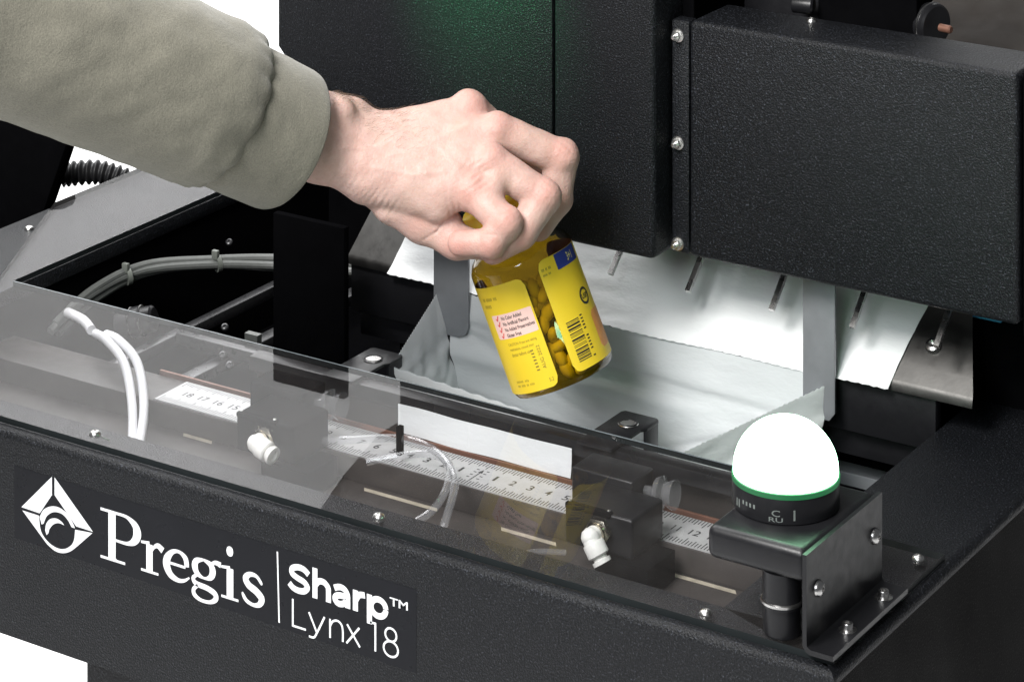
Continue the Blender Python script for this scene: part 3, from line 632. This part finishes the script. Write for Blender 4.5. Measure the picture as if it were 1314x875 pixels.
M['label_blue'] = simple('blue_print', (.03, .05, .26), .4)
M['label_red'] = simple('red_print', (.70, .06, .05), .45)
M['label_pale'] = simple('pale_yellow_print', (.90, .76, .25), .45)
DEG = 180 / math.pi / BR_                                              # degrees per cm around the bottle
def patch(name, a0, a1, h0, h1, rad, m, parent, rc=.6, nc=48, nr=16):
    mb = MB(); vs = []; W = (a1 - a0) / DEG
    for i in range(nc + 1):
        s = W * i / nc; e = min(s, W - s); c = rc - math.sqrt(max(0, rc * rc - (rc - e) ** 2)) if e < rc else 0
        for j in range(nr + 1): vs.append(bot_pt(rad, a0 + s * DEG, (h0 + c) + (h1 - h0 - 2 * c) * j / nr))
    mb.add(vs, [(i * (nr + 1) + j, (i + 1) * (nr + 1) + j, (i + 1) * (nr + 1) + j + 1, i * (nr + 1) + j + 1) for i in range(nc) for j in range(nr)])
    return mb.build(name, m, parent, smooth=True)
la = patch('label', -128, -6.5, .55, 8.35, BR_ + .015, 'label_yellow', bt); lab(la, 'yellow back label with pink panel')
lb = patch('label', 12, 150, .75, 8.9, BR_ + .015, 'label_yellow', bt); lab(lb, 'yellow label with barcode and blue corner')
rr = BR_ + .022
patch('pink_panel', -62, -8.5, 4.55, 6.3, rr, 'label_pink', la, .03, 24, 6)
def btext(mb, body, a0, a1, h0, h1, off=.0, rad=BR_ + .03): fit_text(mb, body, (a0, a1, h0, h1), lambda a, h: bot_pt(rad, a, h), off)
t = MB()
for k, s_ in enumerate(('No Color Added', 'No Artificial Flavors', 'No Added Preservatives', 'Gluten Free')):
    h = 5.88 - k * .42; btext(t, s_, -47, -47 + (26, 32, 37, 19)[k], h, h + .27, .02)
t.build('lettering', 'ink', la)
t = MB()
for k in range(4):
    h = 5.86 - k * .42
    for a0, hh, a1, h1 in ((-54.5, h + .02, -51.5, h + .38), (-56, h + .2, -54.4, h + .02)):
        t.add([bot_pt(rr + .012, a0, hh), bot_pt(rr + .012, a0 + 1.5, hh), bot_pt(rr + .012, a1 + 1.5, h1), bot_pt(rr + .012, a1, h1)], [(0, 1, 2, 3)])
t.build('check_marks', 'label_red', la)
M['ink_soft'] = simple('grey_ink', (.22, .17, .03), .5)
t = MB()
for k, (wd) in enumerate((30, 25, 20)): btext(t, ('CAUTION: If you are taking', 'medications, consult your', 'doctor before use.')[k], -50, -50 + wd + 6, 3.95 - k * .36, 4.2 - k * .36)
for k, wd in enumerate((24, 12)): btext(t, ('lll llllll lll', 'llllll')[k], -68, -68 + wd, 7.35 - k * .5, 7.58 - k * .5)
btext(t, 'llllll lll', -58, -40, 1.35, 1.5); btext(t, 'lll llll ll llll', -58, -34, 1.05, 1.2)
t.build('fine_print', 'ink_soft', la)
def vtext(mb, body, a, h0, h1, wd):    # text running along the bottle
    fit_text(mb, body, (h0, h1, 0, wd), lambda x, y: bot_pt(BR_ + .03, a - y, x), .0)
t = MB(); vtext(t, 'AUG 2022', -14, 1.9, 3.6, 4); vtext(t, 'lllllll', -22, 1.9, 3.4, 3.5); btext(t, '5.2', -16, -11, .95, 1.2)
t.build('date_code', 'ink_soft', la)
for q in bpy.data.objects:
    if q.name.startswith(('fine_print', 'tick_marks')): q['kind'] = 'stuff'
# barcode: bars run around the bottle
t = MB(); h = 1.35; k = 0
while h < 4.25:
    th = random.choice((.04, .04, .07, .1, .13)); 
    for i in range(8):
        a = 20.5 + i * 2.1
        t.add([bot_pt(rr, a, h), bot_pt(rr, a + 2.1, h), bot_pt(rr, a + 2.1, h + th), bot_pt(rr, a, h + th)], [(0, 1, 2, 3)])
    h += th + random.choice((.05, .07, .1, .13))
t.build('barcode', 'ink', lb)
t = MB(); vtext(t, 'l lllll lllll', 43, 1.3, 4.3, 3.5); btext(t, 'lll ll lll', 15, 26, 8.1, 8.3); btext(t, 'lllll lll', 15, 24, 7.75, 7.9)
t.build('fine_print', 'ink', lb)['kind'] = 'stuff'
patch('blue_corner', 34, 75, 7.75, 8.88, rr, 'label_blue', lb, .02, 16, 4)
t = MB(); btext(t, '3+1', 52, 62, 8.0, 8.6, .01); t.build('blue_corner_print', 'label_pale', lb)
patch('orange_panel', 58, 120, 1.4, 4.1, rr, 'label_orange', lb, .3, 16, 6)
t = MB(); n = 26
c0, h0 = 59, 5.25
ring = [(bot_pt(rr, c0 + .62 * DEG * math.cos(a), h0 + .62 * math.sin(a)), bot_pt(rr, c0 + .44 * DEG * math.cos(a), h0 + .44 * math.sin(a))) for a in [2 * math.pi * k / n for k in range(n)]]
t.add([p for q in ring for p in q], [(2 * k, 2 * ((k + 1) % n), 2 * ((k + 1) % n) + 1, 2 * k + 1) for k in range(n)])
btext(t, 'USP', c0 - 6, c0 + 6, h0 - .18, h0 + .18, .03); t.build('round_seal', 'ink', lb)
# pills
M['pill'] = simple('yellow_pill', (.95, .88, .45), .5, var=.12, nscale=70)
bm = bmesh.new(); bmesh.ops.create_uvsphere(bm, u_segments=14, v_segments=9, radius=1)
for v in bm.verts: v.co = Vector((v.co.x * .50, v.co.y * .43, v.co.z * .72)) * S
pm = bpy.data.meshes.new('pill'); bm.to_mesh(pm); bm.free(); pm.materials.append(M['pill']); pm.polygons.foreach_set('use_smooth', [True] * len(pm.polygons))
placed = []; tries = 0
while len(placed) < 150 and tries < 9000:
    tries += 1
    if len(placed) < 70: ph = random.uniform(-32, 38); rad = random.uniform(2.9, 3.1); h = random.uniform(.7, 7.6)
    elif len(placed) < 110: ph = random.uniform(-95, 95); rad = random.uniform(2.3, 3.05); h = random.uniform(.75, 1.2)
    else: ph = random.uniform(-180, 180); rad = random.uniform(.4, 3.1); h = random.uniform(.8, 7.4)
    p = bot_pt(rad, ph, h)
    if all(np.linalg.norm(p - q) > .80 for q in placed): placed.append(p)
for p in placed:
    o = bpy.data.objects.new('pill', pm); col.objects.link(o); o.location = Vector(p) * S
    o.rotation_euler = (random.uniform(-1, 1), random.uniform(-.9, .9), random.uniform(0, 3)); attach(o, bt)

# ---------------------------------------------------------------- hand: one continuous skin from blended volumes
def smin(a, b_, k):
    h = np.clip(.5 + .5 * (b_ - a) / k, 0, 1); return b_ + (a - b_) * h - k * h * (1 - h)
def cone(X, a, b_, ra, rb):
    pa = X - a; ba = b_ - a; t = np.clip((pa @ ba) / ba.dot(ba), 0, 1).astype(np.float32)
    dx = pa - t[..., None] * ba; return np.sqrt((dx * dx).sum(-1)) - (ra + (rb - ra) * t)
def ell(X, c, r3, ax=None):
    q = X - c
    if ax is not None: q = q @ np.array(ax, np.float32).T
    q = q / np.array(r3, np.float32); l = np.sqrt((q * q).sum(-1)); return (l - 1) * min(r3)
def chain(X, pts, rad, k=.22):
    d_ = None
    for i in range(len(pts) - 1):
        c = cone(X, pts[i], pts[i + 1], rad[i], rad[i + 1]); d_ = c if d_ is None else smin(d_, c, k)
    return d_
HP = dict(
  index=[loc(603, 140, 2.0), loc(664, 192, 4.3), loc(700, 240, 4.4), loc(692, 285, 3.4)],
  middle=[loc(640, 168, .3), loc(719, 202, .4), loc(714, 256, .2), loc(690, 292, -1.0)],
  ring=[loc(630, 208, -2.0), loc(697, 253, -2.9), loc(668, 300, -4.2), loc(633, 322, -4.6)],
  pinky=[loc(608, 246, -3.4), loc(648, 287, -5.2), loc(630, 312, -5.5), loc(590, 312, -5.0)],
  thumb=[loc(470, 226, -.6), loc(540, 285, -2.0), loc(585, 310, -3.0), loc(632, 318, -3.6)])
HR = dict(index=[1.25, 1.15, 1.02, .9], middle=[1.3, 1.28, 1.16, 1.0], ring=[1.3, 1.22, 1.12, .95], pinky=[1.22, 1.16, 1.05, .88], thumb=[1.7, 1.35, 1.15, .9])
for k in HP: HP[k] = [p.astype(np.float32) for p in HP[k]]
def f32(*a): return loc(*a).astype(np.float32)
HS = .1
lo = loc(300, 345, 0); hi = loc(752, 95, 0); lo[2] = -8.6; hi[2] = 7.4
ax_ = [np.arange(lo[i], hi[i], HS, dtype=np.float32) for i in range(3)]
X = np.stack(np.meshgrid(*ax_, indexing='ij'), -1)
# forearm, wrist, palm
W0, W1, W2 = f32(255, 125, -5.5), f32(412, 178, -1.6), f32(470, 200, -1.0)
def flat(a, b_, ra, rb, dirn, sq):
    """cone squeezed along dirn by factor sq"""
    dirn = np.array(dirn, np.float32); dirn /= np.linalg.norm(dirn)
    Y = X - a; s_ = (Y @ dirn)[..., None] * dirn * (1 / sq - 1); Y = Y + s_
    bb = b_ - a; bb = bb + (bb @ dirn) * dirn * (1 / sq - 1)
    return cone(Y, np.zeros(3, np.float32), bb, ra, rb) * (.5 + .5 * sq)
nrm_back = np.array([.18, .62, -.76])
pal = smin(flat(W0, W1, 3.2, 2.95, nrm_back, .78), flat(W1, W2, 2.95, 2.9, nrm_back, .74), 1.0)
for a, b_, ra, rb in (((470, 186, .2), (600, 146, 2.0), 2.0, 1.35), ((472, 196, -.4), (634, 172, .2), 2.0, 1.3), ((472, 206, -1.2), (624, 212, -2.0), 2.0, 1.3), ((470, 216, -1.8), (602, 246, -3.2), 1.95, 1.35)):
    pal = smin(pal, cone(X, f32(*a), f32(*b_), ra, rb), 1.1)
pal = smin(pal, cone(X, f32(478, 226, -1.6), f32(560, 262, -3.0), 1.9, 1.35), 1.0)           # edge of the palm
pal = smin(pal, cone(X, f32(415, 150, .2), f32(450, 150, 1.0), 1.5, 1.4), 1.2)
pal = smin(pal, ell(X, f32(430, 140, -1.8), (1.3, .9, 1.1)), .8)                                # wrist bone
for kn, rr_ in (((602, 132, 1.9), .85), ((636, 160, -.1), .6), ((628, 204, -2.3), .6), ((607, 240, -3.6), .6)):
    pal = smin(pal, np.sqrt(((X - f32(*kn)) ** 2).sum(-1)) - rr_, .75)
fing = None
for k in ('index', 'middle', 'ring', 'pinky'):
    c = chain(X, HP[k], HR[k]); pj = HP[k][1]
    c = smin(c, np.sqrt(((X - (pj + np.array([.12, .12, -.1], np.float32))) ** 2).sum(-1)) - HR[k][1] * .98, .3)
    fing = c if fing is None else smin(fing, c, .10)
fld = smin(pal, fing, .55)
th = chain(X, HP['thumb'], HR['thumb'], .6)
th = smin(th, cone(X, f32(505, 262, -1.8), f32(574, 286, -2.6), 1.5, 1.05), .5)
fld = smin(fld, th, .28)
fld = smin(fld, cone(X, f32(640, 226, -2.6), f32(628, 250, -3.8), 1.05, 1.0), .4)
# skin relief: soft lumps, knuckle folds, tendons
fld = fld + .035 * np.sin(X[..., 0] * 2.3 + 1) * np.sin(X[..., 1] * 2.9) * np.sin(X[..., 2] * 2.1 + .5)
for k in ('index', 'middle', 'ring', 'pinky'):
    pj = HP[k][1]; dr = HP[k][1] - HP[k][0]; dr = dr / np.linalg.norm(dr)
    q = X - pj; t = q @ dr; near = np.exp(-(q * q).sum(-1) / 1.0)
    fld = fld + near * .05 * np.cos(t * 17)
for kn, dr in (((607, 222, -4.6), (.55, -.83, 0)), ((590, 262, -4.2), (1, .1, 0)), ((455, 232, -3.5), (.8, -.6, 0)), ((490, 262, -3.6), (.85, -.5, 0))):
    q = X - f32(*kn); t = q @ (np.array(dr, np.float32)); near = np.exp(-(q * q).sum(-1) / 1.6)
    fld = fld + near * .03 * np.cos(t * 15 + .8 * np.sin(q[..., 1] * 3))
def surface_nets(Fd):
    neg = Fd < 0; nx, ny, nz = Fd.shape
    cnt = sum(neg[i:nx - 1 + i, j:ny - 1 + j, k:nz - 1 + k].astype(np.int8) for i in (0, 1) for j in (0, 1) for k in (0, 1))
    act = (cnt > 0) & (cnt < 8); ids = -np.ones(act.shape, np.int64); I = np.argwhere(act); ids[act] = np.arange(len(I))
    acc = np.zeros((len(I), 3)); num = np.zeros(len(I))
    for axn in range(3):
        o1, o2 = [a for a in range(3) if a != axn]
        for p in (0, 1):
            for q in (0, 1):
                off = np.zeros(3, int); off[o1] = p; off[o2] = q; A = I + off; B_ = A.copy(); B_[:, axn] += 1
                fa = Fd[A[:, 0], A[:, 1], A[:, 2]]; fb = Fd[B_[:, 0], B_[:, 1], B_[:, 2]]; m = (fa < 0) != (fb < 0)
                t = np.where(m, fa / np.where(m, fa - fb, 1), 0); pt = A.astype(float); pt[:, axn] += t
                acc[m] += pt[m]; num[m] += 1
    V = acc / num[:, None]; faces = []
    for axn in range(3):
        o1, o2 = [(1, 2), (2, 0), (0, 1)][axn]
        sl = [slice(None)] * 3; sl[axn] = slice(0, -1); sb = [slice(None)] * 3; sb[axn] = slice(1, None)
        E_ = np.argwhere(neg[tuple(sl)] != neg[tuple(sb)])
        ok = (E_[:, o1] > 0) & (E_[:, o2] > 0) & (E_[:, o1] < Fd.shape[o1] - 1) & (E_[:, o2] < Fd.shape[o2] - 1); E_ = E_[ok]
        c = []
        for d1, d2 in ((-1, -1), (0, -1), (0, 0), (-1, 0)):
            Q = E_.copy(); Q[:, o1] += d1; Q[:, o2] += d2; c.append(ids[Q[:, 0], Q[:, 1], Q[:, 2]])
        qd = np.stack(c, 1); flip = ~neg[E_[:, 0], E_[:, 1], E_[:, 2]]; qd[flip] = qd[flip][:, ::-1]; faces.append(qd)
    return V, np.concatenate(faces)
V, Fq = surface_nets(fld)
V = V * HS + np.array([a[0] for a in ax_])
for it in range(1):                                   # light relax
    acc = np.zeros_like(V); num = np.zeros(len(V))
    for a, b_ in ((0, 1), (1, 2), (2, 3), (3, 0)):
        np.add.at(acc, Fq[:, a], V[Fq[:, b_]]); np.add.at(num, Fq[:, a], 1); np.add.at(acc, Fq[:, b_], V[Fq[:, a]]); np.add.at(num, Fq[:, b_], 1)
    V = V * .5 + .5 * acc / np.maximum(num, 1)[:, None]
nv0 = np.zeros_like(V); fnm = np.cross(V[Fq[:, 1]] - V[Fq[:, 0]], V[Fq[:, 3]] - V[Fq[:, 0]])
for k in range(4): np.add.at(nv0, Fq[:, k], fnm)
nv0 /= np.linalg.norm(nv0, axis=1, keepdims=True) + 1e-9
if nv0[:, 1][V[:, 1] > np.percentile(V[:, 1], 97)].mean() < 0: nv0 = -nv0
def px2(p): return loc(p[0], p[1], -2.0)[:2]
def seg_d(P2, a, b_):
    ab = b_ - a; t = np.clip(((P2 - a) @ ab) / ab.dot(ab), 0, 1); return np.linalg.norm(P2 - a - t[:, None] * ab, axis=1)
face_on = np.clip(-nv0[:, 2] * 1.0 + nv0[:, 1] * .36, 0, 1) * (V[:, 2] < 1.5)
P2 = V[:, :2] * (D0 - 2.0) / (D0 + V[:, 2:3]); P2[:, 1] = CAM[2] - (CAM[2] - V[:, 1]) * (D0 - 2.0) / (D0 + V[:, 2])
disp = np.zeros(len(V))
VEINS = [[(470, 165), (520, 172), (565, 190), (590, 215)], [(500, 200), (540, 190), (575, 172), (600, 160)], [(480, 215), (530, 225), (570, 220)], [(440, 190), (480, 190), (520, 172)]]
for ve in VEINS:
    for a, b_ in zip(ve[:-1], ve[1:]):
        disp = np.maximum(disp, .045 * np.exp(-(seg_d(P2, px2(a), px2(b_)) / .2) ** 2))
CREASE = [([(601, 262), (604, 283)], .07), ([(590, 262), (591, 282)], .06), ([(543, 308), (560, 298), (572, 282)], .12), ([(615, 294), (617, 318)], .07), ([(617, 300), (640, 302)], .06),
  ([(435, 246), (445, 226), (462, 208)], .04), ([(455, 254), (468, 236), (474, 222)], .04), ([(472, 262), (484, 244), (490, 230)], .035), ([(486, 268), (498, 252)], .04), ([(500, 272), (512, 256)], .035), ([(425, 238), (432, 222)], .035),
  ([(606, 222), (622, 212)], .05), ([(608, 229), (628, 217)], .05), ([(612, 236), (630, 225)], .045), ([(604, 214), (618, 206)], .04), ([(618, 241), (632, 233)], .04),
  ([(700, 232), (712, 240)], .045), ([(696, 239), (709, 249)], .05), ([(692, 247), (704, 258)], .04), ([(655, 272), (667, 281)], .04), ([(650, 279), (662, 290)], .045),
  ([(726, 178), (735, 186)], .045), ([(720, 182), (733, 193)], .05), ([(716, 190), (730, 200)], .04), ([(604, 128), (614, 122)], .03), ([(640, 158), (652, 168)], .035), ([(634, 150), (646, 156)], .035)]
for cr, am in CREASE:
    for a, b_ in zip(cr[:-1], cr[1:]): disp = disp - am * .62 * np.exp(-(seg_d(P2, px2(a), px2(b_)) / .085) ** 2)
V = V + nv0 * (disp * face_on)[:, None]
def skin():
    m, nt, b = mat('skin'); v = coords(nt)
    f1 = noise(nt, v, 28, 4, .6); f2 = noise(nt, v, 160, 3, .6)
    c1 = ramp(nt, f1, [(.30, (.52, .36, .30)), (.52, (.56, .38, .332)), (.72, (.52, .325, .275))])
    mx = N(nt, 'ShaderNodeMix', data_type='RGBA', blend_type='MULTIPLY'); mx.inputs['Factor'].default_value = .5
    nt.links.new(c1, mx.inputs[6]); nt.links.new(ramp(nt, f2, [(.3, (.84, .78, .76)), (.65, (1, 1, 1))]), mx.inputs[7])
    at = N(nt, 'ShaderNodeAttribute'); at.attribute_name = 'flush'
    mf = N(nt, 'ShaderNodeMix', data_type='RGBA'); nt.links.new(at.outputs['Fac'], mf.inputs['Factor'])
    nt.links.new(mx.outputs[2], mf.inputs[6]); mf.inputs[7].default_value = (.50, .245, .205, 1)
    nt.links.new(mf.outputs[2], b.inputs['Base Color'])
    b.inputs['Roughness'].default_value = .5; b.inputs['Specular IOR Level'].default_value = .35
    b.inputs['Subsurface Weight'].default_value = .22; b.inputs['Subsurface Radius'].default_value = (1, .35, .2); b.inputs['Subsurface Scale'].default_value = .006
    vo = N(nt, 'ShaderNodeTexVoronoi'); vo.inputs['Scale'].default_value = 700; nt.links.new(v, vo.inputs['Vector'])
    n1 = bump(nt, vo.outputs['Distance'], .22, .0006, b)
    bump(nt, noise(nt, coords(nt, (1, 1, 1)), 120, 4, .65), .5, .0016, b, n1)
    return m
M['skin'] = skin()
pr = thing('person', 'person in an olive-grey sleeve reaching in and gripping the pill bottle by its cap', 'person', tuple(to_world(loc(230, 110, -6))))
fl_w = np.zeros(len(V))
for k in ('middle', 'ring', 'pinky', 'index', 'thumb'):
    for jn, rad_ in ((0, 1.5), (1, 1.15), (2, 1.1), (3, 1.3)):
        q = V - (HP[k][jn] + np.array([0, .5 if jn < 2 else 0, -.7])); fl_w = np.maximum(fl_w, np.exp(-(q * q).sum(1) / rad_ ** 2) * (.85 if jn else .6))
hm = MB(); hm.add(to_world(V).tolist(), [tuple(q) for q in Fq.tolist()]); hand = hm.build('hand', 'skin', pr, smooth=True, angle=180)
at = hand.data.attributes.new('flush', 'FLOAT', 'POINT'); at.data.foreach_set('value', fl_w.astype(np.float32))
lab(hand, 'bare right hand closed around the bottle cap')

# ---------------------------------------------------------------- sleeve and cuff
def fabric(name, c):
    m, nt, b = mat(name); v = coords(nt)
    f1 = noise(nt, v, 22, 4, .6); f2 = noise(nt, v, 900, 2, .6)
    c1 = ramp(nt, f1, [(.3, tuple(x * .88 for x in c)), (.7, tuple(x * 1.08 for x in c))])
    mx = N(nt, 'ShaderNodeMix', data_type='RGBA', blend_type='MULTIPLY'); mx.inputs['Factor'].default_value = .8
    nt.links.new(c1, mx.inputs[6]); nt.links.new(ramp(nt, f2, [(.3, (.72, .72, .72)), (.7, (1.15, 1.15, 1.15))]), mx.inputs[7])
    nt.links.new(mx.outputs[2], b.inputs['Base Color']); b.inputs['Roughness'].default_value = .92
    b.inputs['Specular IOR Level'].default_value = .15; b.inputs['Sheen Weight'].default_value = .25
    n1 = bump(nt, f2, .5, .0008, b); bump(nt, noise(nt, v, 45, 4, .6), .2, .006, b, n1)
    return m
M['fabric'] = fabric('olive_grey_fleece', (.20, .188, .15))
def tube_frame(path):
    P = np.array(spline(path, 14)); T = np.gradient(P, axis=0); T /= np.linalg.norm(T, axis=1, keepdims=True)
    up = np.array([0, 1.0, -.1]); A = np.cross(T, up); A /= np.linalg.norm(A, axis=1, keepdims=True); B_ = np.cross(A, T); return P, T, A, B_
def vnoise(p, seed):
    r_ = np.random.default_rng(seed); s_ = 0
    for i in range(7):
        k = r_.normal(size=3) * (.35 + .28 * i); s_ += math.sin(p.dot(k) + r_.uniform(0, 6)) / (1 + .7 * i)
    return s_ / 2.2
def loft(name, path, rfun, dfun, parent, n=110, inner=None):
    P, T, A, B_ = tube_frame(path); L_ = len(P); vs = []; fs = []
    for i in range(L_):
        t = i / (L_ - 1); ra, rb = rfun(t)
        for k in range(n):
            th_ = 2 * math.pi * k / n; e = math.cos(th_) * A[i] * ra + math.sin(th_) * B_[i] * rb
            p = P[i] + e; s_, sh = dfun(t, th_, p); p = P[i] + e * (1 + s_) + T[i] * sh; vs.append(p)
    for i in range(L_ - 1):
        for k in range(n): fs.append((i * n + k, (i + 1) * n + k, (i + 1) * n + (k + 1) % n, i * n + (k + 1) % n))
    mb = MB(); mb.add(to_world(np.array(vs)).tolist(), fs); o = mb.build(name, 'fabric', parent, smooth=True, angle=180, fix=False)
    so = o.modifiers.new('thickness', 'SOLIDIFY'); so.thickness = .0025; so.offset = -1 
    return o
sl_path = [loc(-520, -200, -27), loc(-260, -85, -20), loc(0, 24, -13.0), loc(120, 71, -9.6), loc(215, 108, -7.0), loc(292, 143, -4.6)]
def sl_r(t):
    r_ = np.interp(t, [0, .4, .6, .8, .9, .965, 1.0], [6.9, 6.0, 5.85, 5.8, 5.8, 5.5, 4.85]); return r_, r_
def sl_d(t, th_, p):
    s_ = .018 * vnoise(p, 3) + .012 * vnoise(p * 1.9, 5)
    g = math.exp(-((1 - t) / .06) ** 2)
    s_ += g * .028 * math.sin(th_ * 17 + 2 * math.sin(th_ * 3)) + .012 * math.exp(-((1 - t) / .13) ** 2) * math.sin(th_ * 9 + p[0])
    s_ += .025 * math.exp(-((t - .86 - .02 * math.sin(th_ * 2)) / .02) ** 2) * max(0, math.sin(th_ * 2.0 + .8))
    return s_, g * .35 * math.sin(th_ * 1.0 + 1.0)
sl = loft('sleeve', sl_path, sl_r, sl_d, pr); lab(sl, 'olive-grey fleece sleeve')
cu_path = [loc(272, 135, -5.2), loc(312, 153, -4.0), loc(342, 167, -3.1), loc(368, 179, -2.3)]
def cu_r(t): r_ = np.interp(t, [0, .08, .3, .9, 1], [4.85, 5.0, 5.02, 4.9, 4.82]); return r_, r_
def cu_d(t, th_, p): return .007 * vnoise(p, 11) + .006 * vnoise(p * 1.7, 12), .12 * math.sin(th_ * 2 + 1)
cu = loft('cuff', cu_path, cu_r, cu_d, pr); lab(cu, 'plain hemmed cuff of the sleeve')

# fine hairs on the wrist and forearm
M['hair'] = simple('brown_hair', (.12, .07, .04), .5)
hb = MB(); cand = np.argwhere((V[:, 0] > loc(425, 0)[0]) & (V[:, 0] < loc(545, 0)[0]))[:, 0]
nv = np.zeros_like(V)
e1 = V[Fq[:, 1]] - V[Fq[:, 0]]; e2 = V[Fq[:, 3]] - V[Fq[:, 0]]; fnm = np.cross(e1, e2)
for k in range(4): np.add.at(nv, Fq[:, k], fnm)
nv /= np.linalg.norm(nv, axis=1, keepdims=True) + 1e-9
if nv[:, 1][V[:, 1] > np.percentile(V[:, 1], 97)].mean() < 0: nv = -nv
cand = cand[(nv[cand, 1] > .62)]
pk = rng.choice(cand, min(900, len(cand)), replace=False)
for i in pk:
    wt = 1 - (V[i, 0] - loc(425, 0)[0]) / (loc(545, 0)[0] - loc(425, 0)[0])
    if random.random() > (wt * 1.1 + .1) * min(1, max(.06, (nv[i, 1] - .6) * 3.2)): continue
    d_ = np.array([.8, .15, .2]) + rng.normal(size=3) * .25; d_ -= nv[i] * d_.dot(nv[i]); d_ /= np.linalg.norm(d_) + 1e-9
    L_ = random.uniform(.3, .75); p0 = V[i]; p1 = p0 + d_ * L_ * .5 + nv[i] * .14; p2 = p0 + d_ * L_ + nv[i] * .16
    hb.tube(to_world(np.array([p0, p1, p2])), lambda t: .0055 * (1 - .7 * t), 3, 2, False)
ho = hb.build('arm_hair', 'hair', pr, smooth=True); ho['kind'] = 'stuff'
